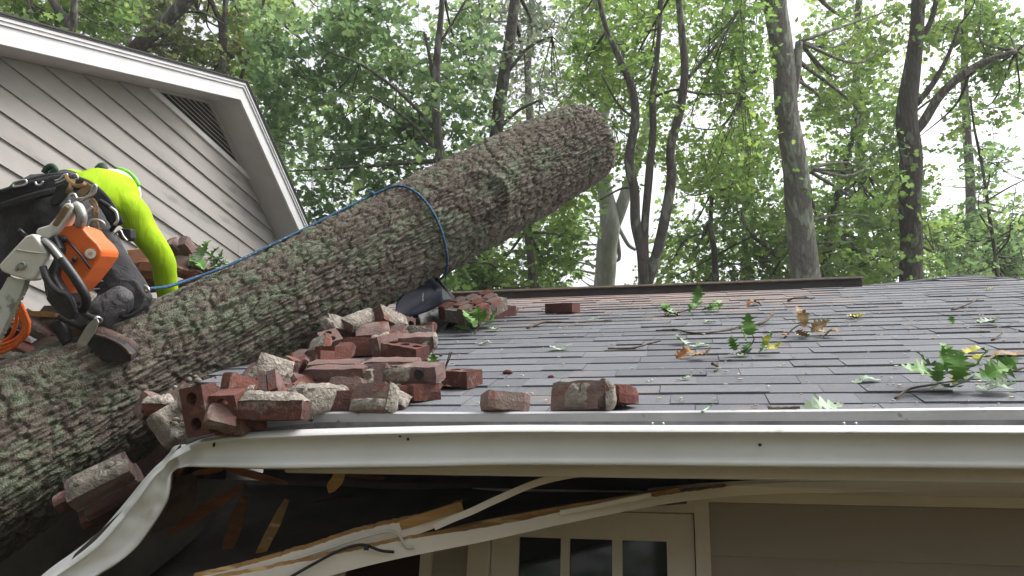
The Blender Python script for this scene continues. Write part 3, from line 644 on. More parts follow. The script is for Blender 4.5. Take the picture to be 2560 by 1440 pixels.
# splintered framing seen in the torn eave
def splinter(a, b, w, mat='splinter_wood', par=house, name='broken_board', t=.012, n=6):
    a, b = W(*a), W(*b); ax = b-a; u = unit(np.cross(ax, CF)); v = []; f = []
    for i in range(n+1):
        k = i/n; ww = w*(1-abs(2*k-1)**3*random.uniform(.5, .95))/FPX*2.9
        c = a+ax*k+u*ww*random.uniform(-.06, .06)
        v += [c-u*ww/2, c+u*ww/2, c+u*ww/2+CF*t, c-u*ww/2+CF*t]
    for i in range(n):
        k = i*4; f += [(k, k+1, k+5, k+4), (k+1, k+2, k+6, k+5), (k+2, k+3, k+7, k+6), (k+3, k, k+4, k+7)]
    f += [(3, 2, 1, 0), (n*4, n*4+1, n*4+2, n*4+3)]
    return mesh_obj(name, v, f, mat, par)
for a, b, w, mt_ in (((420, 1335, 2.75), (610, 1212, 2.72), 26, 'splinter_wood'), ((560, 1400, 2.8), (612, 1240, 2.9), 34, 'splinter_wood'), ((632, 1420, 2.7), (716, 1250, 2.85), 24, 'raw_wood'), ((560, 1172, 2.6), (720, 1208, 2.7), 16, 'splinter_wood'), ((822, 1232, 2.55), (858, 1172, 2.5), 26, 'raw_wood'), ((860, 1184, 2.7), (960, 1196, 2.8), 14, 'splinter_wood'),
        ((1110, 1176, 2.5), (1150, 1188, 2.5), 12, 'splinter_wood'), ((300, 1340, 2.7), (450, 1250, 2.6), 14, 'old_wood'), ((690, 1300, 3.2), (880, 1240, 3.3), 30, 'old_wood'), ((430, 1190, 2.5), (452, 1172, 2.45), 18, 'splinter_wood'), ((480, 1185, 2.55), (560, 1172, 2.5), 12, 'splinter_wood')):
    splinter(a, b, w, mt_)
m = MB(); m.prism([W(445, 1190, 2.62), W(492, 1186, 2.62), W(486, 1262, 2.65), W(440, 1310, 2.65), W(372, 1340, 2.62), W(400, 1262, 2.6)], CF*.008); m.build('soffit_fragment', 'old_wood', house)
# collapsed part of the roof beneath and behind the trunk
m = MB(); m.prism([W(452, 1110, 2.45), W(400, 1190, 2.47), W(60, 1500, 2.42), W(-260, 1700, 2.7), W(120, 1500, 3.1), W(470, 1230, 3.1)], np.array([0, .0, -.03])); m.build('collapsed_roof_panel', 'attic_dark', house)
m = MB(); m.prism([W(-150, 960, 3.55), W(230, 925, 3.75), W(640, 760, 4.35), W(640, 700, 5.3), W(200, 790, 5.2), W(-150, 860, 4.8)], np.array([0, 0, -.03])); m.build('collapsed_roof_panel', 'shingle_far', house)

# ================================================================== the gabled wing on the left
GX = -4.6; FX = -4.28
wing = tag(empty('gabled_house', (GX-2, 6.0, 0)), 'pale grey clapboard house with white rakes and a triangular louvre in its gable', 'house')
AY, AZ = 6.006, 4.351+CZ; GS = .487; SR = .507          # apex of the wall, slopes of the two rakes
def rakeL(Y): return AZ-(AY-Y)*GS
def rakeR(Y): return AZ-(Y-AY)*SR
Y0, Y1 = 1.4, 10.4
m = MB(); m.prism([np.array(p) for p in ((GX-.02, Y0, 0), (GX-.02, Y1, 0), (GX-.02, Y1, rakeR(Y1)), (GX-.02, AY, AZ), (GX-.02, Y0, rakeL(Y0)))], (-.1, 0, 0)); gw = m.build('wall', 'attic_dark', wing)
zl = onX(0, 413, GX)[2]; EXPG = .1757
vz = (onX(372, 222, GX)[2]+onX(618, 437, GX)[2])/2       # foot of the louvre
k = 0
z = zl - 9*EXPG
while z < AZ:
    zb_, zt2 = z, z+EXPG
    a0 = max(Y0, AY-(AZ-zb_)/GS); b0 = min(Y1, AY+(AZ-zb_)/SR); zz = min(zt2, AZ-.001)
    a1 = max(Y0, AY-(AZ-zz)/GS); b1 = min(Y1, AY+(AZ-zz)/SR)
    if zb_ < vz-.02:
        if zz > vz: zz = vz; a1 = max(Y0, AY-(AZ-zz)/GS); b1 = min(Y1, AY+(AZ-zz)/SR)
        k += 1; jn = 3.4+(k*1.93) % 3.6; runs = [(a0, a1, b0, b1)]
        if k % 2 and a1+.3 < jn < b1-.3: runs = [(a0, a1, jn-.0015, jn-.0015), (jn+.0015, jn+.0015, b0, b1)]
        for (a0, a1, b0, b1) in runs:
            pr = .019+random.uniform(-.003, .003)
            m = MB(); m.add([(GX+pr, a0, zb_), (GX+pr, b0, zb_), (GX+.002, b1, zz), (GX+.002, a1, zz), (GX-.018, a0, zb_), (GX-.018, b0, zb_), (GX-.018, b1, zz), (GX-.018, a1, zz)],
              [(0, 1, 2, 3), (0, 4, 5, 1), (1, 5, 6, 2), (0, 3, 7, 4), (3, 2, 6, 7)]); m.build('siding_board', 'siding_grey', gw)
    z += EXPG
m = MB(); m.aabox(GX-.018, GX+.0, Y0, Y1, 0, zl-9*EXPG); m.build('lower_wall', 'siding_grey', wing)
# louvre
vent = empty('gable_vent', (GX, AY, vz), wing)
ya, yb_ = AY-(AZ-vz)/GS, AY+(AZ-vz)/SR
m = MB(); m.aabox(GX-.015, GX+.03, ya-.05, yb_+.05, vz-.035, vz+.012)
m.build('vent_sill', 'white_paint', vent)
m = MB(); m.prism([np.array(p) for p in ((GX-.03, ya, vz), (GX-.03, yb_, vz), (GX-.03, AY, AZ))], (-.01, 0, 0)); m.build('vent_back', 'vent_dark', vent)
fwid = .022
m = MB()
m.prism([np.array(p) for p in ((GX+.012, ya, vz+.012), (GX+.012, ya+fwid*2, vz+.012), (GX+.012, AY, AZ-fwid), (GX+.012, AY, AZ))], (-.03, 0, 0))
m.prism([np.array(p) for p in ((GX+.012, AY, AZ-fwid), (GX+.012, yb_-fwid*2, vz+.012), (GX+.012, yb_, vz+.012), (GX+.012, AY, AZ))], (-.03, 0, 0)); m.build('vent_frame', 'vent_grey', vent)
nsl = 8
for i in range(nsl):
    z = vz+.03+(AZ-fwid-vz-.03)*i/nsl
    y0_, y1_ = AY-(AZ-fwid-z)/GS, AY+(AZ-fwid-z)/SR
    if y1_-y0_ < .05: continue
    m = MB(); m.box((GX-.004, (y0_+y1_)/2, z+.014), (.020, 0, -.018), (0, (y1_-y0_)/2, 0), (.0015, 0, .0022)); m.build('louvre_slat', 'vent_grey', vent)
# rake boards, soffit and roof of the wing
def rake(za, zb, xa, xb, name, mat, y_end_l=Y0-.3, y_end_r=Y1+.3, apex_up=0.0):
    """slab between two heights measured square above the soffit plane"""
    out = []
    m = MB()
    m.prism([np.array(p) for p in ((xa, y_end_l, rakeL(y_end_l)+za), (xa, AY, AZ+za), (xa, AY, AZ+zb), (xa, y_end_l, rakeL(y_end_l)+zb))], (xb-xa, 0, 0))
    o1 = m.build(name, mat, wing)
    m = MB()
    m.prism([np.array(p) for p in ((xa, AY, AZ+za), (xa, y_end_r, rakeR(y_end_r)+za), (xa, y_end_r, rakeR(y_end_r)+zb), (xa, AY, AZ+zb))], (xb-xa, 0, 0))
    o2 = m.build(name, mat, wing); return o1, o2
rake(.003, .018, GX-.1, FX-.001, 'rake_soffit', 'soffit_grey')
rake(-.012, .122, FX, FX+.02, 'rake_board', 'white_trim')
rake(.124, .150, FX-.02, FX+.034, 'rake_moulding', 'white_trim')
rake(.152, .178, FX-.02, FX+.044, 'rake_moulding', 'white_trim')
rake(.180, .192, GX-5.5, FX+.052, 'wing_roof', 'shingle_far')
rake(.193, .206, GX-5.5, FX+.060, 'shingle_edge', 'ridge_dark')
# ================================================================== the fallen trunk
LA = W(1470, 350, 5.3); LV = unit(W(700, 760, 3.95)-LA)
TT = [-.02, 0, .6, 1.0, 1.5, 2.0, 2.5, 3.0, 3.5, 4.0, 4.6, 7.0]; RR = [.250, .256, .272, .280, .272, .266, .264, .272, .312, .372, .44, .52]
def lrad(t): return np.interp(t, TT, RR)
L1 = unit(np.cross(LV, CF)); L2 = unit(np.cross(L1, LV))      # around: a=0 along L1, towards the camera at -L2
if L1[2] < 0: L1 = -L1; L2 = -L2
NU1, NV = 760, 372
us = np.concatenate([np.linspace(0, 4.35, NU1), np.linspace(4.37, 7.0, 90)]); NU = len(us)
va = np.arange(NV)/NV*2*math.pi
U, A = np.meshgrid(us, va, indexing='ij'); Rr = lrad(U); Vd = A*.27
PER = 1.0
def cells(cu, nv, seed, warp):
    """jittered cells, periodic round the trunk: distance to nearest two, id, position in the cell"""
    wu = U/cu + warp*(fbm(np.stack([U*6, np.cos(A)*2.2, np.sin(A)*2.2], -1), seed+20, 3)-.5)
    wv_ = A/(2*math.pi)*nv + warp*1.2*(fbm(np.stack([U*5+9, np.cos(A)*2.4, np.sin(A)*2.4], -1), seed+30, 3)-.5)
    iu, iv = np.floor(wu).astype(np.int64), np.floor(wv_).astype(np.int64)
    f1 = np.full(U.shape, 9.); f2 = np.full(U.shape, 9.); idr = np.zeros(U.shape); du = np.zeros(U.shape)
    for a in (-1, 0, 1):
        for b in (-1, 0, 1):
            cu_, cv_ = iu+a, (iv+b) % nv
            jx = iu+a+.15+.7*_h(cu_, cv_, cu_*0, seed); jy = iv+b+.15+.7*_h(cu_, cv_, cu_*0+1, seed)
            d = np.hypot(wu-jx, wv_-jy); rid = _h(cu_, cv_, cu_*0+2, seed)
            nf = d < f1
            f2 = np.where(nf, f1, np.minimum(f2, d)); idr = np.where(nf, rid, idr); du = np.where(nf, wu-jx, du); f1 = np.where(nf, d, f1)
    return f1, f2, idr, du
f1, f2, cid, cdu = cells(.15, 60, 3, 1.9)
g1, g2, gid, gdu = cells(.062, 104, 9, 1.9)
plate = np.clip((f2-f1)*4.2, 0, 1); plate = plate*plate*(3-2*plate)
pl2 = np.clip((g2-g1)*3.0, 0, 1)
fib = fbm(np.stack([U*5, np.cos(A)*24, np.sin(A)*24], -1), 50, 5)
hgt = .0055*plate*(.2+.8*cid) + .0055*np.clip(cdu+.35, 0, 1.1)*plate + .0050*pl2*(.15+gid) + .0050*np.clip(gdu+.4, 0, 1.2)*pl2 + .020*(fib-.47) - .006*(1-np.clip((f2-f1)*7, 0, 1)) - .003*(1-np.clip((g2-g1)*6, 0, 1))
fur = fbm(np.stack([U*1.5, np.cos(A)*9+.12*np.sin(U*5), np.sin(A)*9], -1), 81, 3); fu2 = fbm(np.stack([U*2.3, np.cos(A)*15, np.sin(A)*15], -1), 86, 3)
hgt -= .013*np.exp(-((fur-.44)/.020)**2)*(.4+fib)+.009*np.exp(-((fu2-.44)/.022)**2)*(.4+fib)
hgt += .030*(fbm(np.stack([U*1.8, np.cos(A)*1.2, np.sin(A)*1.2], -1), 61, 3)-.45)
# fluting that grows towards the butt
hgt += np.clip((U-2.8)/1.6, 0, 1)*.05*np.sin(A*5+1.2+U*.5)*.6
# healed limb scar on the near upper side with a dark rolled rim
def surf_coord(x, y):
    """trunk coordinates of the near point of the surface seen at a place in the photo"""
    d = unit(ray(x, y)); o_ = CAM-LA; r = .28
    for _ in range(6):
        dp, op = d-LV*(d@LV), o_-LV*(o_@LV); a2, b2, c2 = dp@dp, 2*dp@op, op@op-r*r; disc = max(0.0, b2*b2-4*a2*c2)
        s_ = (-b2-math.sqrt(disc))/(2*a2); q = o_+d*s_; t = q@LV; r = float(lrad(t))
    q = q-LV*t
    return t, math.atan2(q@L2, q@L1) % (2*math.pi)
su, sv_ = surf_coord(1195, 505)
dA = (A-sv_+math.pi) % (2*math.pi)-math.pi
eu, ev = (U-su)/.19, dA*.27/.15
rd = np.hypot(eu, ev); ang = np.arctan2(ev, eu)
toend = np.clip(.5-.5*eu/np.maximum(rd, .01), 0, 1)          # rim strongest on the side towards the top end
hgt += .014*np.exp(-((rd-1.05)/.13)**2)*toend - .010*np.exp(-((rd-.70)/.26)**2)*toend*(.5+.6*fib) + .016*np.exp(-(rd/1.6)**2)
stain = np.clip(1.5*np.exp(-((rd-.70)/.30)**2)*toend*(fib-.28)*2.2, 0, .62)
# rounded arris at the sawn end
edge = np.clip(1-U/.09, 0, 1); hgt -= .030*edge**2
ca, sa = np.cos(A), np.sin(A)
P = LA[None, None]+U[..., None]*LV+(Rr+hgt)[..., None]*(ca[..., None]*L1+sa[..., None]*L2)
V3 = P.reshape(-1, 3); I = np.arange(NU*NV).reshape(NU, NV)
q = np.stack([I[:-1], np.roll(I, -1, 1)[:-1], np.roll(I, -1, 1)[1:], I[1:]], -1).reshape(-1, 4)
me = bpy.data.meshes.new('fallen_log'); org = np.array([LA[0]+LV[0]*5, LA[1]+LV[1]*5, 0])
me.vertices.add(len(V3)); me.vertices.foreach_set('co', (V3-org).ravel())
me.loops.add(q.size); me.loops.foreach_set('vertex_index', q.ravel().astype(np.int32)); me.polygons.add(len(q)); me.polygons.foreach_set('loop_start', np.arange(0, q.size, 4, dtype=np.int32))
me.update(calc_edges=True); me.validate(); me.polygons.foreach_set('use_smooth', np.ones(len(q), bool)); me.materials.append(MATS['fallen_bark'])
lich = fbm(np.stack([U*4.5, ca*1.8, sa*1.8], -1), 71, 4); lic2 = fbm(np.stack([U*24, ca*7.5, sa*7.5], -1), 75, 4)
facing = np.clip(-sa*.9+.15, 0, 1)                            # lichen grows on the flank, thicker towards the butt
mix = (lich-.47)*1.0+(lic2-.44)*.95+(gid-.5)*.16
th = .075-.16*np.clip((U-.3)/3.0, 0, 1)*(.4+.6*facing)-.05*facing
lv = np.clip((mix-th)/.09, 0, 1)*(.45+.55*np.clip(pl2*1.6, 0, 1))
for nm, arr in (('stain', stain), ('cell', .55*cid+.45*gid), ('lichen', lv*.88)):
    a_ = me.attributes.new(nm, 'FLOAT', 'POINT'); a_.data.foreach_set('value', arr.ravel().astype(np.float32))
trunk = bpy.data.objects.new('fallen_log', me); link(trunk); trunk.location = org.tolist(); trunk['_org'] = org.tolist()
tag(trunk, 'huge fallen tree trunk with scaly bark and lichen lying across the roof', 'tree trunk')
m = MB(); c = LA+LV*.012; rr_ = .222
m.add([c]+[c+rr_*(math.cos(a)*L1+math.sin(a)*L2) for a in np.linspace(0, 2*math.pi, 33)[:-1]], [(0, 1+(k+1) % 32, 1+k) for k in range(32)]); m.build('sawn_face', 'end_wood', trunk)
def on_trunk(x, y, lift=.0):
    t, a = surf_coord(x, y); return LA+LV*t+(lrad(t)+lift)*(math.cos(a)*L1+math.sin(a)*L2)
# blue climbing rope: from the worker's lanyard along the top of the trunk, one turn round it
rp = []
for (x, y, d) in ((372, 722, 3.42), (420, 716, 3.5), (480, 697, 3.62), (560, 668, 3.72)): rp.append(W(x, y, d))
def ring(t, a, lift=.022): return LA+LV*t+(lrad(t)+lift)*(math.cos(a)*L1+math.sin(a)*L2)
# travelling along the top edge (a just behind the upper silhouette) to the turn
dlog = lambda x: float(np.interp(x, [120, 405, 647, 856, 1039, 1200], [3.31, 3.6, 3.88, 4.17, 4.45, 4.73]))
for (x, y) in ((640, 631), (700, 602), (770, 568), (850, 527), (930, 488)): rp.append(W(x, y, dlog(x)-.03))
for (x, y) in ((1000, 476), (1046, 496), (1080, 540), (1100, 590), (1110, 640)):
    rp.append(on_trunk(x, y, .026))
t_e, a_e = surf_coord(1110, 640); a_s = surf_coord(1046, 496)[1]; dsg = 1 if ((a_e-a_s+math.pi) % (2*math.pi))-math.pi > 0 else -1
for k in range(1, 9): rp.append(ring(t_e-.004*k, a_e+dsg*k*.40, .026))
m = MB(); m.tube(smooth_path(rp, 8), .0070, 8)
rope = m.build('climbing_rope', 'blue_rope', None, True); tag(rope, 'blue climbing rope looped once around the fallen trunk', 'rope')
kp = W(930, 484, dlog(930)-.03); m = MB(); m.ball(kp, .016, 8, 6); m.tube([kp+L1*.01, kp+L1*.03+LV*.02], .006, 6); m.build('knot', 'blue_rope', rope, True)

# ================================================================== the worker
def chain(mb, pts, seg=14, n=5):
    """tapering limb: (point, radius) stations with round ends"""
    st = smooth_path([np.append(np.asarray(p, float), r) for p, r in pts], n)
    mb.tube([s[:3] for s in st], [max(.004, s[3]) for s in st], seg)
    mb.ball(st[0][:3], st[0][3], 12, 8); mb.ball(st[-1][:3], st[-1][3], 12, 8)
HIPR, HIPL = W(172, 548, 3.52), W(38, 552, 3.58); PEL = W(100, 528, 3.58)
WAI = W(172, 492, 3.72); CHE = W(248, 500, 3.92); SHR = W(322, 527, 3.86); SHL = W(262, 484, 4.20); NEK = W(292, 490, 4.12)
ELB = W(405, 645, 3.86); WRI = W(424, 762, 3.92)
KNR, ANR = W(322, 735, 3.47), W(222, 812, 3.40); TOE = W(316, 880, 3.28); HEE = W(186, 850, 3.34)
KNL, ANL = W(-70, 720, 3.35), W(-150, 900, 3.45)
HEAD = W(284, 493, 4.26)
person = empty('person', (W(150, 900, 3.4)[0], W(150, 900, 3.4)[1], W(150, 900, 3.4)[2]))
tag(person, 'worker in yellow shirt and black trousers bending over the fallen trunk', 'person')
b = MB()
chain(b, [(PEL, .13), (WAI, .115), (CHE, .12), (NEK, .07), (HEAD, .085)])
chain(b, [(HIPR, .09), ((HIPR+KNR)/2, .075), (KNR, .055), (ANR, .04), (TOE+(ANR-TOE)*.3, .035)]); chain(b, [(HIPL, .09), ((HIPL+KNL)/2, .075), (KNL, .055), (ANL, .04)])
chain(b, [(CHE, .08), (SHR, .05), (ELB, .038), (WRI, .028), (WRI+np.array([0, .02, -.09]), .03)]); chain(b, [(CHE, .08), (SHL, .05), (W(398, 632, 4.22), .038), (W(420, 748, 4.25), .028)])
fuse('body', b, 'skin', person, .014, 5)
# hand reaching down behind the trunk: palm and five fingers
hb = MB(); hc = WRI+np.array([.0, .02, -.06])
chain(hb, [(WRI+np.array([0, 0, -.01]), .03), (hc, .034), (hc+np.array([0, .01, -.04]), .032)])
for k in range(4):
    o_ = np.array([.026-.017*k, 0, -.05]); L_ = (.07, .08, .075, .058)[k]
    chain(hb, [(hc+o_, .010), (hc+o_+np.array([0, -.012, -L_*.5]), .0095), (hc+o_+np.array([0, -.035, -L_*.85]), .008)], 8, 3)
chain(hb, [(hc+np.array([.03, -.01, .0]), .011), (hc+np.array([.05, -.03, -.03]), .010), (hc+np.array([.045, -.045, -.055]), .008)], 8, 3)
fuse('glove', hb, 'leather_brown', person, .005, 3)
b = MB()   # hi-vis long-sleeved shirt
up_ = unit(np.cross(CR, CHE-WAI)); up_ = up_ if up_[2] > 0 else -up_
side = unit(np.cross(CHE-WAI, up_))
for s_ in (-1, 1):
    chain(b, [(WAI+(CHE-WAI)*.12+side*.07*s_+up_*.005, .112), ((WAI+CHE)/2+side*.08*s_+up_*.02, .124), (CHE+side*.085*s_+up_*.02, .118)])
chain(b, [(WAI+(CHE-WAI)*.15, .12), (CHE, .135), (NEK, .075)])
chain(b, [(CHE+up_*.02, .11), (SHR+np.array([0, 0, .005]), .082), ((SHR*.6+ELB*.4), .070), (ELB, .058), ((ELB+WRI)/2, .054), (WRI, .046), (WRI+(WRI-ELB)*.1, .042)])
chain(b, [(CHE+up_*.02, .11), (SHL, .075), (W(398, 632, 4.22), .052), (W(420, 748, 4.25), .042)])
fuse('shirt', b, 'hivis', person, .011, 6, disp=.008, dscale=.085)
b = MB()   # trousers
chain(b, [(WAI-(CHE-WAI)*.05-up_*.01, .135), (PEL, .158), (PEL-(WAI-PEL)*.3-up_*.05, .13)])
for H_, K_ in ((HIPR, KNR), (HIPL, KNL)): chain(b, [(PEL, .13), (H_, .128), ((H_*.55+K_*.45), .112), (K_, .086)])
chain(b, [(KNR, .088), (KNR*.55+ANR*.45+np.array([0, 0, -.012]), .078), (ANR, .064), (ANR+(ANR-KNR)*.06, .06)])
chain(b, [(KNL, .088), (KNL*.5+ANL*.5, .078), (ANL, .06)])
fuse('trousers', b, 'cloth_black', person, .011, 6, disp=.020, dscale=.06)
# gaiter over the shin
b = MB(); chain(b, [(W(300, 752, 3.39), .062), (W(258, 782, 3.36), .066), (W(226, 806, 3.34), .058)]); fuse('gaiter', b, 'gaiter_grey', person, .009, 4, disp=.014, dscale=.05)
# knee pad
m = MB(); pd = [(296, 690, 3.40), (338, 700, 3.41), (362, 742, 3.42), (352, 772, 3.42), (318, 786, 3.39), (296, 758, 3.37), (286, 722, 3.37)]
m.prism([W(*p) for p in pd], CF*.09); m.build('knee_pad', 'cloth_black2', person, False, .014, 3)
m = MB(); m.tube(pathD([(292, 790, 3.36), (320, 792, 3.355), (348, 774, 3.37), (362, 748, 3.39)]), .008, 6); m.build('knee_strap', 'strap_black', person, True)
# boot: upper, sole, climbing spur
bt = MB(); chain(bt, [(ANR+np.array([0, 0, .03]), .062), (W(226, 836, 3.36), .060), (W(262, 852, 3.31), .052), (TOE+np.array([0, 0, .012]), .045)])
chain(bt, [(W(222, 828, 3.37), .058), (HEE, .048)])
fuse('boot', bt, 'boot_brown', person, .009, 5, disp=.008, dscale=.05)
sd_ = CF*.05+CU*.012
m = MB(); m.prism([W(x, y, d) for x, y, d in ((178, 846, 3.27), (206, 848, 3.265), (236, 838, 3.25), (270, 848, 3.225), (304, 866, 3.205), (328, 888, 3.20), (328, 902, 3.20), (306, 908, 3.205), (268, 904, 3.225), (236, 896, 3.245), (204, 884, 3.26), (180, 866, 3.27))], sd_); m.build('boot_sole', 'rubber_black', person, False, .006, 2)
m = MB(); m.tube(pathD([(236, 836, 3.245), (270, 846, 3.22), (304, 864, 3.20), (328, 888, 3.195)]), .006, 6); m.build('welt', 'boot_brown', person, True)
m = MB(); m.prism([W(x, y, 3.19) for x, y in ((236, 798), (243, 797), (247, 806), (237, 830), (214, 864), (198, 866), (192, 860), (196, 848), (214, 818), (228, 802))], CF*.007); m.build('climbing_spur', 'steel_dull', person, False, .002)
m = MB(); m.tube(pathD([(236, 798, 3.19), (244, 793, 3.2), (254, 799, 3.22), (250, 806, 3.24)]), .0055, 8); m.build('spur_buckle', 'steel', person, True)
m = MB(); m.tube(pathD([(150, 792, 3.3), (178, 806, 3.28), (205, 815, 3.27), (226, 808, 3.26)]), .014, 8); m.tube(pathD([(206, 780, 3.28), (224, 792, 3.27), (240, 797, 3.27)]), .013, 8); m.build('ankle_strap', 'strap_black', person, True)
m = MB(); m.tube(pathD([(138, 806, 3.32), (160, 832, 3.32), (176, 862, 3.3)]), .03, 10); m.build('spur_pad', 'rubber_black', person, True)
# other boot, out of sight to the left
m = MB(); chain(m, [(ANL, .062), (ANL+np.array([.02, -.06, -.10]), .055), (ANL+np.array([.05, -.2, -.12]), .045)]); fuse('boot', m, 'boot_brown', person, .012, 4)
# harness belt with loops, rings and straps
def ribbon(name, pts, w, mat, parent, th=.006, up=None):
    st = smooth_path([W(*p) for p in pts], 6); v = []; f = []
    for i, c in enumerate(st):
        t = st[min(i+1, len(st)-1)]-st[max(i-1, 0)]; vd = unit(c-CAM); u = unit(np.cross(t, vd))
        v += [c-u*w/2, c+u*w/2, c+u*w/2+vd*th, c-u*w/2+vd*th]
    for i in range(len(st)-1):
        k = i*4; f += [(k, k+1, k+5, k+4), (k+1, k+2, k+6, k+5), (k+2, k+3, k+7, k+6), (k+3, k, k+4, k+7)]
    f += [(3, 2, 1, 0), tuple(len(v)-4+j for j in range(4))]
    o = mesh_obj(name, v, f, mat, parent); md = o.modifiers.new('b', 'BEVEL'); md.width = th*.35; md.segments = 2; md.limit_method = 'ANGLE'
    return o
ribbon('harness_belt', [(-40, 508, 3.38), (20, 487, 3.40), (90, 467, 3.43), (150, 455, 3.47), (205, 462, 3.51), (246, 490, 3.56), (276, 530, 3.62), (294, 566, 3.68)], .062, 'strap_black', person, .03)
ribbon('harness_belt', [(-40, 530, 3.37), (30, 506, 3.385), (100, 485, 3.41), (150, 474, 3.44)], .028, 'cloth_black2', person, .02)
ribbon('back_pad', [(30, 470, 3.425), (80, 452, 3.45), (140, 440, 3.48), (190, 442, 3.51)], .030, 'cloth_black2', person, .03)
ribbon('belt_webbing', [(0, 480, 3.385), (60, 462, 3.40), (120, 449, 3.43)], .012, 'cloth_black2', person, .008)
for pts in ([(32, 462), (36, 456), (62, 450), (66, 456), (62, 462), (36, 467), (32, 462)], [(88, 455), (92, 462), (102, 462), (108, 453)], [(138, 452), (150, 448), (160, 438), (168, 436), (160, 450), (140, 458)], [(178, 437), (190, 436), (194, 446), (186, 450)]):
    m = MB(); m.tube(pathD([(x, y, 3.375) for x, y in pts]), .0048, 6); m.build('buckle', 'steel', person, True)
m = MB(); m.prism([W(x, y, 3.33) for x, y in ((140, 462), (172, 454), (176, 470), (160, 496), (140, 515), (124, 514), (122, 500), (134, 482))], CF*.02); m.build('leather_scabbard', 'strap_black', person, False, .006)
ribbon('tan_strap', [(163, 435, 3.34), (172, 452, 3.33), (190, 464, 3.325), (208, 462, 3.33), (214, 455, 3.34)], .014, 'tan_strap', person, .010)
ribbon('tan_strap', [(182, 448, 3.34), (176, 470, 3.32), (168, 486, 3.32)], .022, 'leather_brown', person, .012)
ribbon('tan_strap', [(222, 458, 3.345), (206, 480, 3.335), (196, 490, 3.33)], .030, 'leather_brown', person, .012)
ribbon('lanyard_strap', [(226, 498, 3.33), (236, 510, 3.32), (240, 530, 3.31), (238, 552, 3.31), (242, 574, 3.31), (240, 600, 3.32)], .024, 'leather_brown', person, .014)
m = MB(); m.tube(pathD([(218, 566, 3.29), (224, 552, 3.285), (242, 549, 3.28), (258, 556, 3.285), (260, 566, 3.29), (250, 574, 3.295), (230, 574, 3.295), (218, 566, 3.29)]), .005, 8); m.build('steel_ring', 'steel', person, True)
for pts in ([(172, 500), (176, 488), (186, 486), (192, 496), (206, 496), (222, 492), (236, 482), (240, 466), (234, 464), (226, 484), (204, 502), (186, 508), (184, 520), (176, 516), (172, 500)], [(208, 540), (216, 532), (224, 524), (230, 516)], [(276, 518), (290, 530), (294, 550), (286, 562)]):
    m = MB(); m.tube(pathD([(x, y, 3.29) for x, y in pts]), .0062, 8); m.build('carabiner', 'steel', person, True)
m = MB(); m.tube(pathD([(250, 502, 3.48), (272, 516, 3.47), (290, 534, 3.47), (288, 560, 3.48), (278, 576, 3.5)]), .010, 8); m.build('gear_loop', 'strap_black', person, True)
m = MB(); m.prism([W(x, y, 3.36) for x, y in ((290, 578), (306, 570), (326, 572), (328, 596), (318, 604), (300, 598))], CF*.05); m.build('pouch', 'rubber_black', person, False, .006)
m = MB(); m.tube(pathD([(286, 586, 3.35), (300, 576, 3.345), (308, 590, 3.345), (318, 602, 3.35)]), .0045, 6); m.build('carabiner', 'steel', person, True)
m = MB(); m.tube(pathD([(362, 714, 3.42), (370, 720, 3.41), (372, 728, 3.41), (364, 728, 3.42), (362, 714, 3.42)]), .006, 8); m.build('carabiner', 'steel', person, True)
m = MB(); m.tube(pathD([(222, 716, 3.4), (240, 704, 3.39), (262, 704, 3.4), (254, 720, 3.4), (226, 722, 3.4), (222, 716, 3.4)]), .004, 8); m.build('steel_ring', 'steel', person, True)
m = MB(); m.tube(pathD([(110, 432, 3.5), (118, 420, 3.5), (130, 416, 3.5), (138, 424, 3.5), (128, 436, 3.5)]), .014, 8); m.build('folded_glove', 'dark_green', person, True)
# helmet with ear defenders
m = MB(); m.ball(HEAD+np.array([.0, .0, .03]), .126, 24, 16, (1.0, 1.1, .95)); hm = m.build('helmet', 'helmet_white', person, True)
m = MB(); m.tube([HEAD+np.array([.0, 0, .03])+.131*(math.cos(a)*CR+math.sin(a)*CU*.95) for a in np.linspace(.25, 1.5, 14)], .012, 8); m.build('helmet_band', 'helmet_green', hm, True)
for (x, y, d, r) in ((252, 424, 4.1, .040), (331, 468, 4.12, .032)):
    m = MB(); m.ball(W(x, y, d), r, 12, 8, (.9, .6, 1)); m.build('ear_defender', 'dark_green' if x < 300 else 'rubber_black', person, True)

# ================================================================== chain saw hung on the harness
saw = tag(empty('chainsaw', W(150, 780, 3.1)), 'orange and white chainsaw hanging from the harness by its rear handle', 'chainsaw')
def plate_(name, poly, d, th, mat, bev=.008, seg=3, tilt=None):
    m = MB(); pts = []
    for (x, y) in poly:
        dd = d if tilt is None else d+tilt[0]*(x-150)+tilt[1]*(y-640)
        pts.append(W(x, y, dd))
    m.prism(pts, CF*th); o = m.build(name, mat, saw, False, bev, seg)
    return o
SAWD = 3.02
plate_('engine_cover', [(133, 580), (155, 566), (186, 562), (208, 571), (221, 588), (242, 608), (254, 626), (252, 640), (232, 669), (206, 702), (175, 735), (163, 733), (134, 690), (137, 668), (160, 646), (150, 618)], SAWD, .14, 'saw_orange', .012, 4, (.0002, 0))
m = MB(); m.tube([W(x, y, SAWD-.004) for x, y in ((166, 600), (182, 616), (205, 642), (226, 672))], .0045, 6); m.build('cover_seam', 'saw_black', saw, True)
for x, y, r in ((158, 597, .014), (186, 648, .009), (176, 662, .010)):
    m = MB(); m.tube([W(x, y, SAWD-.012), W(x, y, SAWD+.02)], r, 12); m.build('cover_knob', 'saw_black', saw, True)
m = MB(); m.tube([W(226, 634, SAWD+.004), W(226, 634, SAWD+.03)], .019, 24); m.build('round_badge', 'bar_white', saw)
m = MB(); m.tube([W(226, 634, SAWD+.0025), W(226, 634, SAWD+.0045)], .008, 16); m.build('badge_mark', 'terracotta', saw)
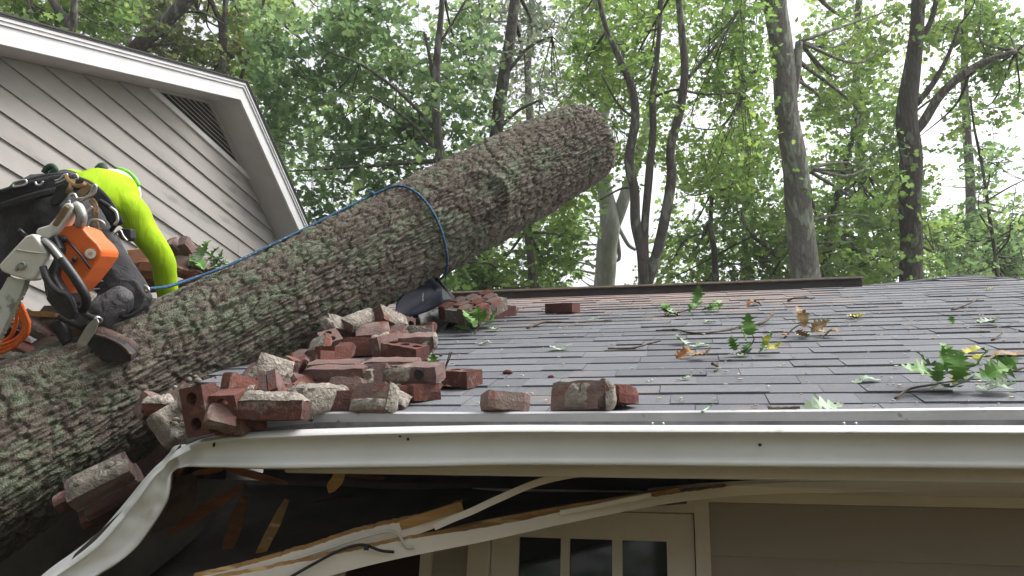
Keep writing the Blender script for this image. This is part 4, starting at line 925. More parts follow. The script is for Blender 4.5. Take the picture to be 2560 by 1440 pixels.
plate_('sprocket_cover', [(62, 590), (82, 583), (100, 606), (118, 632), (117, 648), (102, 676), (88, 700), (70, 702), (30, 690), (4, 680), (-6, 664), (28, 626)], SAWD-.10, .05, 'saw_white', .010, 4)
m = MB(); m.tube(pathD([(40, 624, SAWD-.103), (78, 630, SAWD-.103), (116, 634, SAWD-.10)]), .0025, 6); m.build('cover_rib', 'saw_white', saw, True)
m = MB(); m.tube(pathD([(40, 676, SAWD-.104), (46, 662, SAWD-.104), (58, 656, SAWD-.104), (62, 664, SAWD-.104), (54, 672, SAWD-.104)]), .006, 8); m.build('bar_nut_slot', 'steel_dull', saw, True)
m = MB(); m.tube([W(52, 666, SAWD-.112), W(52, 666, SAWD-.09)], .009, 6); m.build('bar_nut', 'steel', saw)
plate_('crankcase', [(84, 584), (110, 600), (136, 584), (150, 620), (136, 690), (160, 732), (150, 760), (112, 742), (104, 690), (118, 640)], SAWD-.04, .16, 'saw_black', .01, 3)
plate_('rear_handle', [(86, 580), (94, 570), (120, 562), (136, 545), (160, 508), (172, 506), (183, 516), (176, 532), (150, 566), (140, 580), (118, 604), (104, 606)], SAWD-.03, .075, 'saw_white', .012, 4)
plate_('handle_grip', [(128, 562), (150, 524), (162, 512), (170, 518), (158, 540), (140, 566)], SAWD-.042, .03, 'leather_brown', .006, 3)
m = MB(); m.tube(pathD([(186, 514, SAWD-.0), (198, 522, SAWD), (204, 542, SAWD), (200, 562, SAWD+.02)]), .020, 10); m.build('handle_bow', 'steel_dull', saw, True)
m = MB(); m.tube(pathD([(106, 602, SAWD-.06), (122, 612, SAWD-.08), (140, 632, SAWD-.09), (162, 660, SAWD-.10), (188, 696, SAWD-.10), (208, 728, SAWD-.09), (216, 752, SAWD-.07), (212, 768, SAWD-.05), (198, 778, SAWD-.02), (182, 776, SAWD+.03)]), .0175, 12); m.build('front_handlebar', 'saw_black', saw, True)
m = MB(); m.tube(pathD([(110, 600, SAWD-.078), (126, 614, SAWD-.098), (144, 636, SAWD-.108), (152, 646, SAWD-.11)]), .010, 8); m.build('handlebar_clamp', 'steel_dull', saw, True)
m = MB(); m.tube(pathD([(108, 668, SAWD-.11), (114, 690, SAWD-.12), (126, 712, SAWD-.12), (146, 730, SAWD-.12), (164, 736, SAWD-.11), (176, 756, SAWD-.10), (188, 784, SAWD-.08)]), .0135, 10); m.build('hand_guard', 'saw_black', saw, True)
m = MB(); m.prism([W(x, y, SAWD-.09) for x, y in ((118, 706), (148, 734), (168, 742), (186, 788), (172, 802), (140, 782), (112, 748))], CF*.05); m.build('guard_shell', 'saw_black', saw, False, .01, 3)
m = MB(); m.tube([W(48, 574, SAWD-.08), W(66, 590, SAWD-.06)], .007, 8); m.build('primer_stub', 'saw_black', saw, True)
m = MB(); m.prism([W(x, y, SAWD-.075) for x, y in ((20, 692), (66, 700), (58, 724), (30, 782), (6, 830), (-30, 900), (-70, 880), (-40, 810), (-6, 740))], CF*.006); bar = m.build('guide_bar', 'bar_white', saw)
cp_ = [W(x, y, SAWD-.072) for x, y in ((68, 700), (60, 726), (32, 784), (8, 832), (-28, 902))]
m = MB(); cps = smooth_path(cp_, 10)
for i in range(len(cps)-1):
    c = (cps[i]+cps[i+1])/2; tdir = unit(cps[i+1]-cps[i]); sdv = unit(np.cross(tdir, CF)); m.box(c+sdv*(.003 if i % 2 else -.001), tdir*.0065, sdv*(.006 if i % 2 else .0045), CF*.004)
m.build('saw_chain', 'steel_dull', saw)
# orange rope coil hung below the saw
m = MB()
for k in range(7):
    o_ = np.array([(k % 3)*5-4, (k//3)*5-4]); dd = 3.22+.012*(k % 2)
    m.tube(pathD([(44+o_[0]*1.2, 758, dd), (58+o_[0], 790+o_[1], dd), (66+o_[0], 815+o_[1], dd), (56+o_[0], 842+o_[1]*1.2, dd), (26, 862+o_[1]*1.6, dd), (-20, 878+o_[1]*2, dd)]), .0085, 7)
m.tube(pathD([(38, 768, 3.24), (42, 800, 3.24), (30, 836, 3.24), (10, 852, 3.24), (-20, 858, 3.24)]), .008, 7)
m.tube(pathD([(8, 798, 3.25), (18, 806, 3.25), (36, 808, 3.25)]), .007, 7)
tag(m.build('rope_coil', 'orange_rope', None, True), 'coil of orange rope hanging below the chainsaw bar', 'rope')
# ================================================================== bricks from the fallen chimney
BL, BW, BH_ = .198, .092, .060
def brick_mesh(kind, L, Wd, H, seed):
    rg = random.Random(seed); m = MB()
    l, w, h = L/2, Wd/2, H/2
    if kind == 'cored':
        nh = 3 if L > .15 else 2; cw = L/nh; ns = 16; r = min(w*.46, cw*.36)
        for k in range(nh):
            cx = -l+cw*(k+.5); ringT, ringB, outT, outB = [], [], [], []
            for i in range(ns):
                a = 2*math.pi*(i+.5)/ns; c, s = math.cos(a), math.sin(a)
                q = min((cw/2)/abs(c) if abs(c) > 1e-6 else 9, w/abs(s) if abs(s) > 1e-6 else 9)
                # square the outline by snapping to the corners
                ox, oy = c*q, s*q
                if abs(abs(ox)-cw/2) < 1e-6 and abs(oy) > w*.72: oy = math.copysign(w, oy)
                if abs(abs(oy)-w) < 1e-6 and abs(ox) > cw/2*.72: ox = math.copysign(cw/2, ox)
                ringT.append((cx+r*c, r*s, h)); ringB.append((cx+r*c, r*s, -h)); outT.append((cx+ox, oy, h)); outB.append((cx+ox, oy, -h))
            n = len(m.v); m.v += ringT+ringB+outT+outB
            for i in range(ns):
                j = (i+1) % ns
                m.f += [(n+i, n+2*ns+i, n+2*ns+j, n+j), (n+ns+j, n+3*ns+j, n+3*ns+i, n+ns+i), (n+j, n+ns+j, n+ns+i, n+i)]
        m.add([(-l, -w, -h), (l, -w, -h), (l, w, -h), (-l, w, -h), (-l, -w, h), (l, -w, h), (l, w, h), (-l, w, h)], [(0, 1, 5, 4), (1, 2, 6, 5), (2, 3, 7, 6), (3, 0, 4, 7)])
        v = np.array(m.v); v += (vnoise(v*28+seed, seed)[:, None]-.5)*.003*np.sign(v)
        return v.tolist(), m.f
    nx, ny, nz = (6, 3, 2); bm = bmesh.new()
    g = {}
    for i in range(nx+1):
        for j in range(ny+1):
            for k in range(nz+1):
                if i in (0, nx) or j in (0, ny) or k in (0, nz):
                    x, y, z = -l+L*i/nx, -w+Wd*j/ny, -h+H*k/nz
                    p = np.array([x, y, z])
                    e = (i in (0, nx))+(j in (0, ny))+(k in (0, nz))
                    chip = (.0035 if e == 2 else .006 if e == 3 else .0)*(.35+1.2*rg.random())
                    p = p-np.sign(p)*np.array([chip if i in (0, nx) else 0, chip if j in (0, ny) else 0, chip if k in (0, nz) else 0])
                    p = p+np.array([rg.uniform(-1, 1) for _ in range(3)])*.0011
                    if kind == 'broken' and i == nx: p[0] += rg.uniform(-.030, .012)
                    if kind == 'broken' and i == nx-1: p[0] += rg.uniform(-.01, .004)
                    g[i, j, k] = bm.verts.new(p.tolist())
    def quad(a, b, c, d):
        try: bm.faces.new((g[a], g[b], g[c], g[d]))
        except ValueError: pass
    for i in range(nx):
        for j in range(ny):
            quad((i, j, 0), (i, j+1, 0), (i+1, j+1, 0), (i+1, j, 0)); quad((i, j, nz), (i+1, j, nz), (i+1, j+1, nz), (i, j+1, nz))
    for i in range(nx):
        for k in range(nz):
            quad((i, 0, k), (i+1, 0, k), (i+1, 0, k+1), (i, 0, k+1)); quad((i, ny, k), (i, ny, k+1), (i+1, ny, k+1), (i+1, ny, k))
    for j in range(ny):
        for k in range(nz):
            quad((0, j, k), (0, j, k+1), (0, j+1, k+1), (0, j+1, k)); quad((nx, j, k), (nx, j+1, k), (nx, j+1, k+1), (nx, j, k+1))
    bm.verts.index_update(); v = [tuple(p.co) for p in bm.verts]; f = [tuple(q.index for q in p.verts) for p in bm.faces]; bm.free()
    return v, f
def mortar_mesh(a, b, t, seed, rib=False, cover=.85):
    """lumpy bed of mortar a by b, about t thick, on local z=0"""
    nx, ny = 15, 9; v = []; f = []; top = {}
    for i in range(nx+1):
        for j in range(ny+1):
            x, y = -a/2+a*i/nx, -b/2+b*j/ny
            nz = float(fbm(np.array([x*42+seed*2.3, y*42, seed*1.7]), seed, 3))
            ed = min(i, nx-i, j*1.4, (ny-j)*1.4)/2.2; ed = max(0, min(1, ed))
            hh = t*(.35+1.5*nz)*ed
            if rib: hh = t*ed*(.45+.75*max(0, math.sin(j/ny*math.pi*3))**1.5)
            rr_ = math.hypot(x/(a*.5), y/(b*.5))+1.5*(float(fbm(np.array([x*30, y*30, seed*2.9]), seed+3, 3))-.45)
            if rr_ > .75+cover*.45 or nz < 1-cover-.18: hh = -.002
            top[i, j] = len(v); v.append((x+random.uniform(-.0015, .0015), y+random.uniform(-.0015, .0015), hh-.002))
    for i in range(nx):
        for j in range(ny): f.append((top[i, j], top[i+1, j], top[i+1, j+1], top[i, j+1]))
    n = len(v); v += [(-a/2, -b/2, -.004), (a/2, -b/2, -.004), (a/2, b/2, -.004), (-a/2, b/2, -.004)]; f.append((n+3, n+2, n+1, n))
    return v, f
FACES = {'z': Matrix.Identity(4), '-z': Matrix.Rotation(math.pi, 4, 'X'), 'y': Matrix.Rotation(-math.pi/2, 4, 'X'), '-y': Matrix.Rotation(math.pi/2, 4, 'X'), 'x': Matrix.Rotation(math.pi/2, 4, 'Y'), '-x': Matrix.Rotation(-math.pi/2, 4, 'Y')}
BSEED = [100]
def local_mesh(name, v, f, mat, parent=None, mtx=None, smooth=False):
    me = bpy.data.meshes.new(name); me.from_pydata([tuple(map(float, p)) for p in v], [], [tuple(map(int, q)) for q in f]); me.update()
    if smooth: me.polygons.foreach_set('use_smooth', [True]*len(me.polygons))
    me.materials.append(MATS[mat]); o = bpy.data.objects.new(name, me); link(o, parent)
    if mtx is not None:
        if parent is None: o.matrix_world = mtx
        else: o.matrix_local = mtx
    return o
def frame(P, yaw, rx=0, ry=0, tilt=1.0):
    base = Matrix.Rotation(PITCH*tilt, 4, 'X')
    return Matrix.Translation(Vector(P)) @ base @ Matrix.Rotation(R_(yaw), 4, 'Z') @ Matrix.Rotation(R_(rx), 4, 'X') @ Matrix.Rotation(R_(ry), 4, 'Y')
def cframe(P, ang, lean, yaw=0.0):
    """long axis at an angle to level across the view, top leaning towards the viewer"""
    a, l, y = R_(ang), R_(lean), R_(yaw); ux = math.cos(a)*CR+math.sin(a)*CU; uy = math.cos(a)*CU-math.sin(a)*CR
    ux, dd = math.cos(y)*ux+math.sin(y)*CF, math.cos(y)*CF-math.sin(y)*ux; z = math.cos(l)*uy-math.sin(l)*dd; yv = np.cross(z, ux); mm = Matrix.Identity(4)
    for i in range(3): mm[i][0], mm[i][1], mm[i][2], mm[i][3] = ux[i], yv[i], z[i], P[i]
    return mm
def put_mortar(par, face, L, Wd, H, t, seed, rib=False, cover=.85, frac=(1, 1), ofs=(0, 0)):
    dims = {'z': (L, Wd, H/2), '-z': (L, Wd, H/2), 'y': (L, H, Wd/2), '-y': (L, H, Wd/2), 'x': (H, Wd, L/2), '-x': (H, Wd, L/2)}[face]
    v, f = mortar_mesh(dims[0]*frac[0]*.97, dims[1]*frac[1]*.97, t, seed, rib, cover)
    return local_mesh('mortar', v, f, 'mortar', par, FACES[face] @ Matrix.Translation((ofs[0], ofs[1], dims[2])), True)
def brick(label, px, py, ref, yaw, rx=0, ry=0, L=BL, Wd=BW, H=BH_, kind='solid', mat='brick_red', tilt=1.0, mortar=(), group='bricks spilled on the roof', name='brick', cf=None):
    BSEED[0] += 1; s = BSEED[0]
    P = RF(px, py, ref) if ref < 1.5 else W(px, py, ref)
    v, f = brick_mesh(kind, L, Wd, H, s)
    o = local_mesh(name, v, f, mat, None, frame(P, yaw, rx, ry, tilt) if cf is None else cframe(P, *cf))
    for mm in mortar: put_mortar(o, mm[0], L, Wd, H, mm[1], s, *(mm[2:]))
    return tag(o, label, 'brick', group)
GE = 'bricks along the eave'
brick('weathered brick end resting alone on the gutter edge, left of the broken pair', 1264, 1008, .034, 30, 0, 0, .14, kind='solid', mat='brick_face', tilt=0, group=GE)
brick('broken brick standing on edge with mortar caked on its end, above the gutter', 1452, 992, .05, -14, 90, 3, .175, kind='broken', mat='brick_face', tilt=.1, mortar=(('x', .018), ('z', .010, False, .5, (.5, .8), (.0, 0))), group=GE)
brick('small brick piece tucked behind the mortared brick on the gutter edge', 1538, 988, .04, -38, 0, 0, .12, kind='solid', mat='brick_red', tilt=.3, group=GE)
brick('half brick with two core holes sitting alone right of the pile', 1155, 946, .032, -22, 0, 0, .115, kind='cored', mat='brick_red', tilt=.8)
brick('whole dark brick alone high on the roof below the ridge vent', 1406, 770, .034, -24, 0, 0, .20, kind='cored', mat='brick_red', tilt=.7)
brick('brick half hidden behind the tilted four course chunk', 1250, 780, .035, 58, 0, 0, .19, kind='cored', mat='brick_red')
# middle of the pile
brick('mortar crusted brick leaning on the trunk, leftmost of the pale top four', 851, 818, .13, 0, kind='broken', mat='brick_face', mortar=(('z', .012), ('-x', .012)), cf=(-24, 28, 58))
brick('mortar crusted brick leaning on the trunk, second of the pale top four', 903, 803, .15, 0, kind='broken', mat='brick_face', mortar=(('z', .012), ('-y', .010)), cf=(22, 36, 50))
brick('rounded mortar covered brick end, third of the pale top four', 942, 804, .12, 0, 0, 0, .12, kind='broken', mat='brick_face', mortar=(('z', .014), ('-x', .010)), cf=(-18, 40, 64))
brick('mortar crusted brick leaning on the trunk, rightmost of the pale top four', 978, 800, .14, 0, kind='broken', mat='brick_red', mortar=(('z', .010, False, .6),), cf=(-32, 30, 52))
brick('purple faced brick tilted beneath the pale mortar crusted bricks', 932, 832, .10, 20, 35, 0, .16, kind='solid', mat='brick_face')
brick('dark brick end under the pale bricks close to the trunk', 868, 846, .04, 20, 0, 0, .19, kind='solid', mat='brick_red')
brick('long brick on its side behind the big mortared slab', 908, 868, .045, 12, 90, 0, .205, kind='solid', mat='brick_red', tilt=.4, mortar=(('-z', .010, False, .6, (.5, .9), (.05, 0)),))
brick('upright brick piece against the trunk shadow, right of the long brick', 966, 862, .06, 70, 78, 0, .16, kind='solid', mat='brick_face')
brick('cored brick tilted with broken bits on it, right of the long brick', 1012, 878, .055, -18, 0, 6, .19, kind='cored', mat='brick_red')
brick('brown brick on edge behind the cored brick, above the slab', 1034, 838, .055, 8, 90, 0, .20, kind='solid', mat='brick_face', tilt=.4, mortar=(('z', .006, False, .6),))
brick('flat weathered brick lying on the brown brick above the slab', 1042, 852, .085, 12, 6, 0, .16, kind='solid', mat='brick_face', mortar=(('x', .012),))
brick('small brick piece below the dark blue sheet', 1054, 806, .035, -30, 0, 0, .13, kind='solid', mat='brick_red')
brick('small square brick end below the blue sheet, nearest the trunk', 1052, 793, .06, 10, 0, 0, .09, kind='broken', mat='brick_face')
brick('upright red half brick with one core hole at the left of the slab', 784, 902, .09, -10, 0, 0, .13, BW, .075, kind='cored', mat='brick_red', tilt=.5)
brick('red half brick with a core hole behind the upright red one', 834, 888, .085, -24, 0, 0, .12, BW, .07, kind='cored', mat='brick_red', tilt=.6)
brick('dark red brick supporting the upright half brick left of the slab', 768, 942, .04, 35, 0, 0, .15, kind='solid', mat='brick_red', tilt=.5)
# lower front rows
brick('brick tilted up against the slab with mortar on its face', 930, 946, .075, -6, 62, -8, .135, kind='solid', mat='brick_face', tilt=.6, mortar=(('z', .012, False, .7, (.7, .5), (-.01, -.02)),))
brick('brick with a thick lip of pale mortar at its foot, on the gutter edge', 936, 998, .055, -6, 66, -6, .14, kind='solid', mat='brick_face', tilt=.6, mortar=(('z', .018, False, .95, (.95, .42), (0, -.027)), ('x', .010)), group=GE)
brick('purple square brick face between two mortared bricks above the gutter', 868, 981, .06, 2, 70, 3, .115, BW, .07, kind='broken', mat='brick_face', tilt=.6, group=GE)
brick('broken red brick on the gutter edge left of the mortar lipped brick', 862, 1014, .03, 8, 80, 0, .12, kind='broken', mat='brick_red', tilt=.4, group=GE)
brick('brick end coated in mortar on the gutter edge with a pale ragged top', 800, 1003, .045, 50, 0, 0, .17, .11, .085, kind='broken', mat='brick_face', tilt=.5, mortar=(('-x', .010), ('z', .014), ('-y', .008)), group=GE)
brick('long brick heaped with lumps of mortar behind the bent gutter', 682, 1026, .05, 8, 0, 0, .215, BW, .062, kind='solid', mat='brick_red', tilt=.4, mortar=(('z', .026, False, .95),), group=GE)
brick('red brick sliver with slots behind the mortar heaped brick', 738, 984, .05, 25, 20, 0, .13, BW, .04, kind='broken', mat='brick_red', group=GE)
gb = brick('purple brick with raked grooves tilted towards the camera', 655, 976, .08, 0, 0, 0, .135, .08, BH_, kind='solid', mat='brick_face', cf=(20, 52, 0))
for k in range(4):
    m = MB(); m.box((0, 0, 0), (.0145, 0, 0), (0, .037, 0), (0, 0, .004)); local_mesh('raised_rib', m.v, m.f, 'brick_face', gb, Matrix.Translation((-.05+k*.0335, 0, .0325)))
brick('pale mortar coated brick leaning on the trunk above the grooved brick', 682, 929, .12, 0, 0, 0, .12, kind='broken', mat='brick_face', mortar=(('z', .014), ('-y', .012)), cf=(-20, 55, 20))
brick('grey brown brick standing on end right of the pale mortar coated one', 720, 936, .08, 0, 0, 0, .13, .06, .05, kind='solid', mat='brick_face', cf=(72, 60, 0))
brick('grey brown brick face down beside the crushed red fragments', 712, 964, .06, 0, 0, 0, .10, .08, .05, kind='broken', mat='brick_face', cf=(28, 60, 0))
brick('red cored brick standing on end with two core holes facing out', 504, 1026, .06, 0, 0, 0, .15, .092, BH_, kind='cored', mat='brick_red', cf=(102, 66, 6))
brick('red half brick with one core hole facing out next to the standing one', 578, 1030, .05, 0, 0, 0, .125, .098, BH_, kind='cored', mat='brick_red', cf=(98, 70, -10))
brick('red brick end filling the gap right of the core holed half brick', 608, 1016, .05, 60, 10, 0, .11, kind='broken', mat='brick_red', tilt=.5)
brick('pinkish mortar flecked brick edge above the core holed half brick', 590, 985, .08, 20, 10, 0, .13, kind='broken', mat='brick_red', mortar=(('z', .010),))
brick('grey brick behind the standing cored brick next to the trunk', 440, 1010, 2.72, 0, 0, 0, .15, .08, .05, kind='solid', mat='brick_face', cf=(50, 50, 20))
brick('purple faced brick standing tilted at the far left end of the row', 368, 1014, 2.70, 0, 0, 0, .095, .06, .05, kind='solid', mat='brick_face', cf=(70, 60, 0), group=GE)
brick('mortar stub brick beside the tilted purple brick', 396, 1018, 2.68, 30, 20, 0, .10, .07, .05, kind='broken', mat='brick_red', tilt=.3, mortar=(('z', .016),), group=GE)
brick('brick showing ribbed mortar ridges where it hangs over the crushed gutter', 430, 1064, 2.58, 0, 0, 0, .125, .098, .075, kind='solid', mat='brick_red', cf=(-56, 48, 0), mortar=(('z', .018, True), ('-y', .006, False, .7)), group=GE)
# the rest of the heap: broken pieces packed between the larger bricks
fill = ((470, 1006, .05), (540, 1000, .07), (600, 972, .10), (640, 958, .09), (626, 1002, .05), (708, 1004, .05), (754, 1012, .04), (742, 962, .06), (780, 972, .05), (812, 930, .06), (730, 918, .10), (756, 900, .11), (800, 868, .10), (826, 852, .10), (858, 880, .06), (884, 900, .05), (836, 906, .06), (890, 842, .08), (950, 850, .07), (988, 828, .09), (1000, 850, .06), (1062, 872, .05), (1070, 826, .05), (1010, 812, .08), (905, 988, .04), (560, 1046, .04), (632, 1040, .03), (985, 1004, .025), (1096, 800, .04), (1030, 900, .05))
rf = random.Random(3)
where = ['left of the standing cored brick', 'above the two core holed bricks', 'under the pale mortar coated brick by the trunk', 'touching the trunk behind the grooved brick', 'behind the left end of the mortar heaped brick', 'between the grooved brick and the mortar heaped one', 'beside the right end of the mortar heaped brick', 'over the red sliver with slots', 'left under the big slab', 'on the left end of the big slab', 'in the trunk shadow left of the upright red half brick', 'on the trunk above the upright red half brick', 'with a core hole under the leftmost pale top brick', 'against the trunk left of the dark brick end', 'in front of the long brick on its side', 'between the long brick and the big slab', 'behind the red half brick with a core hole', 'under the second pale top brick', 'between the purple faced brick and the upright one', 'under the rightmost pale top brick', 'left of the brown brick on edge', 'on the right flank of the cored brick with bits on it', 'at the right end of the brown brick on edge', 'between the rightmost pale brick and the blue sheet', 'left of the mortar lipped brick on the gutter edge', 'on the gutter edge between the two core holed bricks', 'on the gutter edge before the mortar heaped brick', 'in the shadow under the slab end', 'under the black flashing beside the face up courses', 'behind the core hole of the big slab']
for k, (x, y, l_) in enumerate(fill):
    if 800 < x < 1060 and 895 < y < 960: continue
    kk = ('broken', 'broken', 'solid', 'cored', 'broken')[k % 5]; L_ = rf.uniform(.075, .13)
    brick('small broken brick piece '+where[k], x, y, l_, 0, 0, 0, L_, BW*rf.uniform(.7, 1), BH_*rf.uniform(.7, 1), kind=kk, mat=('brick_red', 'brick_face')[k % 2], cf=(rf.uniform(-50, 50), rf.uniform(15, 75), rf.uniform(-50, 60)), mortar=((('z', .010, False, .7),) if k % 3 == 0 else ()), group='small pieces in the brick heap', name='brick_piece')
# mortared chunks: several bricks that still move together
def chunk(label, px, py, ref, yaw, rx, ry, tilt, cells_, mort, name='brick_chunk', mat='brick_face', sz=(BL, BW, BH_)):
    P = RF(px, py, ref) if ref < 1.5 else W(px, py, ref)
    e = bpy.data.objects.new(name, None); link(e); e.matrix_world = frame(P, yaw, rx, ry, tilt); e.empty_display_size = .05
    for c in cells_:
        x, y, z = c[:3]; k = c[3] if len(c) > 3 else 'solid'; d = c[4] if len(c) > 4 else sz; mt_ = c[5] if len(c) > 5 else mat
        BSEED[0] += 1; v, f = brick_mesh(k, d[0], d[1], d[2], BSEED[0])
        local_mesh('brick', v, f, mt_, e, Matrix.Translation((x, y, z)) @ Matrix.Rotation(random.uniform(-.02, .02), 4, 'Z'))
    for (x, y, z, a, b, c) in mort:
        m = MB(); m.box((0, 0, 0), (a/2, 0, 0), (0, b/2, 0), (0, 0, c/2)); vv = np.array(m.v)
        local_mesh('mortar', vv, m.f, 'mortar', e, Matrix.Translation((x, y, z)))
    return e, tag(e, label, 'brick chunk', 'mortared chunks of the chimney')
# big flat slab at the front: three courses seen from the side
e, _ = chunk('large flat slab of mortared bricks with a black disc for the core hole at its end', 925, 928, .09, -3, 16, 0, .40,
      [(-.155, .05, 0, 'solid', (.20, .09, .062)), (.065, .052, .002, 'solid', (.2, .09, .062)), (-.09, -.048, -.002, 'solid', (.225, .09, .066)), (.20, -.03, -.004, 'solid', (.15, .10, .064))],
      [(0, .002, -.006, .42, .014, .05), (.038, -.05, -.004, .02, .085, .05), (-.045, .05, -.006, .018, .085, .05)])
m = MB(); m.tube([(0, 0, -.004), (0, 0, .0045)], .017, 16); local_mesh('core_hole_disc', m.v, m.f, 'rubber_black', e, Matrix.Translation((.215, -.0825, .004)) @ Matrix.Rotation(math.pi/2, 4, 'X'))  # black disc on the face in place of the shade in a hole
v, f = mortar_mesh(.10, .055, .008, 77); local_mesh('mortar', v, f, 'mortar', e, Matrix.Translation((.135, -.080, -.002)) @ Matrix.Rotation(math.pi/2, 4, 'X'), True)
brick('brick propping up the right end of the large flat slab', 1000, 985, .03, 30, 0, 0, .17, kind='solid', mat='brick_red', tilt=.6)
brick('red brick corner jutting out from beneath the slab end', 1058, 980, .03, 50, 0, 0, .13, kind='broken', mat='brick_red', tilt=.6)
brick('mortar faced brick under the left part of the large slab', 830, 955, .045, 5, 80, 0, .15, kind='solid', mat='brick_face', tilt=.4, mortar=(('z', .008),))
# four courses of wall lying face up by the blue sheet
cl_ = []
for c in range(4):
    for r in range(3):
        if (c == 0 and r == 2) or (c == 3 and r == 2): continue
        cl_.append((-.102+c*.068, -.115+r*.108+(.05 if c % 2 else 0), 0, 'solid', (.058, .098, .09), 'brick_red' if (c+r) % 3 == 0 else 'brick_face'))
chunk('chunk of four brick courses lying face up beside the blue sheet', 1186, 768, .12, -26, 16, 8, .75, cl_, [(0, -.01, -.008, .25, .30, .07)])
brick('dark brick under the tilted four course chunk', 1158, 806, .03, -20, 0, 0, .19, kind='solid', mat='brick_red')
# chunk wedged between trunk and the hanging gutter
e, _ = chunk('mortar topped stack of bricks wedged between the trunk and the hanging gutter', 262, 1212, 2.62, 36, 30, 8, 0,
      [(0, 0, .035, 'solid', (.205, .10, .058), 'brick_face'), (0.01, .0, -.03, 'solid', (.20, .10, .058), 'brick_face'), (-.03, .02, -.094, 'solid', (.19, .10, .056), 'brick_red'), (-.09, .06, -.03, 'broken', (.16, .06, .058), 'brick_red')], [(0, 0, .003, .195, .09, .01), (0, .005, -.062, .19, .085, .01)])
e.matrix_world = cframe(W(264, 1218, 2.62), 27, 42, 18)
v, f = mortar_mesh(.20, .10, .016, 91); local_mesh('mortar', v, f, 'mortar', e, Matrix.Translation((0, 0, .064)), True)
v, f = pebble((0, 0, 0), (.018, .016, .016), 5); local_mesh('mortar', v, f, 'mortar', e, Matrix.Translation((-.05, -.015, .078)), True)
v, f = pebble((0, 0, 0), (.016, .014, .012), 8); local_mesh('mortar', v, f, 'mortar', e, Matrix.Translation((.05, .0, .076)), True)
# rubble heaped behind the trunk below the worker
GB = 'bricks heaped behind the trunk below the worker'
brick('pink edged brick behind the trunk left of the climbing spur', 98, 818, 3.55, 30, 50, 30, .17, kind='solid', mat='brick_face', tilt=0, mortar=(('-y', .008),), group=GB)
brick('long brick capped with pale mortar on top of the trunk below the spur', 120, 868, 3.5, -18, 60, 0, .22, kind='broken', mat='brick_face', tilt=0, mortar=(('y', .014),), group=GB)
brick('red brick with a dark gap below the coil of rope', 66, 884, 3.45, 20, 30, 20, .16, kind='broken', mat='brick_red', tilt=0, group=GB)
brick('mossy grey brick at the left edge under the coil of rope', 18, 892, 3.42, 30, 50, 0, .17, kind='solid', mat='brick_face', tilt=0, mortar=(('z', .012),), group=GB)
brick('pink brick corner between the saw bar and the coil of rope', 18, 818, 3.6, 40, 40, 20, .15, kind='broken', mat='brick_red', tilt=0, group=GB)
brick('pinkish brick seen through the front handle of the saw', 188, 748, 3.62, 20, 50, 20, .17, kind='broken', mat='brick_red', tilt=0, mortar=(('z', .012),), group=GB)
brick('mortar lump brick below the front handle of the saw', 150, 796, 3.6, 10, 60, 10, .18, kind='solid', mat='brick_face', tilt=0, mortar=(('-y', .010),), group=GB)
brick('brick behind the saw bar at the picture edge', 20, 850, 3.62, 70, 30, 0, .19, kind='solid', mat='brick_red', tilt=0, group=GB)
# chimney debris between the worker's arm and the gable
GC = 'bricks in the debris beyond the worker arm'
for (lb, x, y, d, yw, rx, ry, L, mt_) in (('grey brown brick standing tilted at the top of the debris beyond the arm', 474, 626, 4.75, 30, 60, 58, .17, 'brick_face'), ('grey brick leaning left of the topmost brick beyond the arm', 444, 630, 4.78, 20, 55, 66, .17, 'brick_face'), ('tan brick below the two leaning bricks beyond the arm', 468, 662, 4.7, 10, 80, 0, .16, 'brick_face'), ('mortar smeared brick right of the tan one beyond the arm', 498, 662, 4.68, 40, 70, 0, .13, 'brick_face'), ('rust coloured brick arching over the red plank beyond the arm', 470, 684, 4.6, -10, 20, 20, .2, 'brick_red')):
    brick(lb, x, y, d, yw, rx, ry, L, kind='solid', mat=mt_, tilt=0, group=GC, mortar=(('z', .008, False, .6),) if 'smeared' in lb else ())
m = MB(); m.prism([W(x, y, 4.5) for x, y in ((436, 706), (500, 684), (534, 668), (540, 678), (536, 690), (480, 712), (440, 740), (400, 760), (392, 740))], CF*.03); tag(m.build('broken_plank', 'brick_red', None), 'dark red broken plank lying behind the blue rope', 'plank')
m = MB(); m.prism([W(x, y, 4.9) for x, y in ((316, 624), (372, 618), (410, 632), (416, 660), (372, 668), (330, 676))], CF*.16); tag(m.build('flue_tile', 'terracotta', None, False, .008), 'pale terracotta flue tile lying behind the worker', 'flue tile')
stm = MB(); stm.aabox(-4.2, -3.35, 4.75, 5.35, 0, CZ+1.72)
ch = stm.build('chimney_stump', 'brick_face', None); tag(ch, 'broken brick chimney stump under the debris behind the trunk', 'chimney')
v, f = pebble(W(372, 690, 4.5), (.13, .1, .10), 12); tag(mesh_obj('wood_fragment', v, f, 'splinter_wood'), 'rotten orange brown wood chunk beside the worker forearm', 'wood')
for (lb, a, b_, w, mt_) in (('splintered orange wood slab on the trunk at the left edge', (-30, 912, 3.35), (66, 908, 3.4), 26, 'splinter_wood'), ('splintered grey lath behind the coil of rope', (62, 782, 3.5), (150, 788, 3.55), 16, 'raw_wood'), ('orange wood splinter upright beside the blue sheet', (1003, 800, 4.45), (1012, 738, 4.5), 17, 'splinter_wood')):
    tag(splinter(a, b_, w, mt_, None, 'wood_splinter'), lb, 'wood')
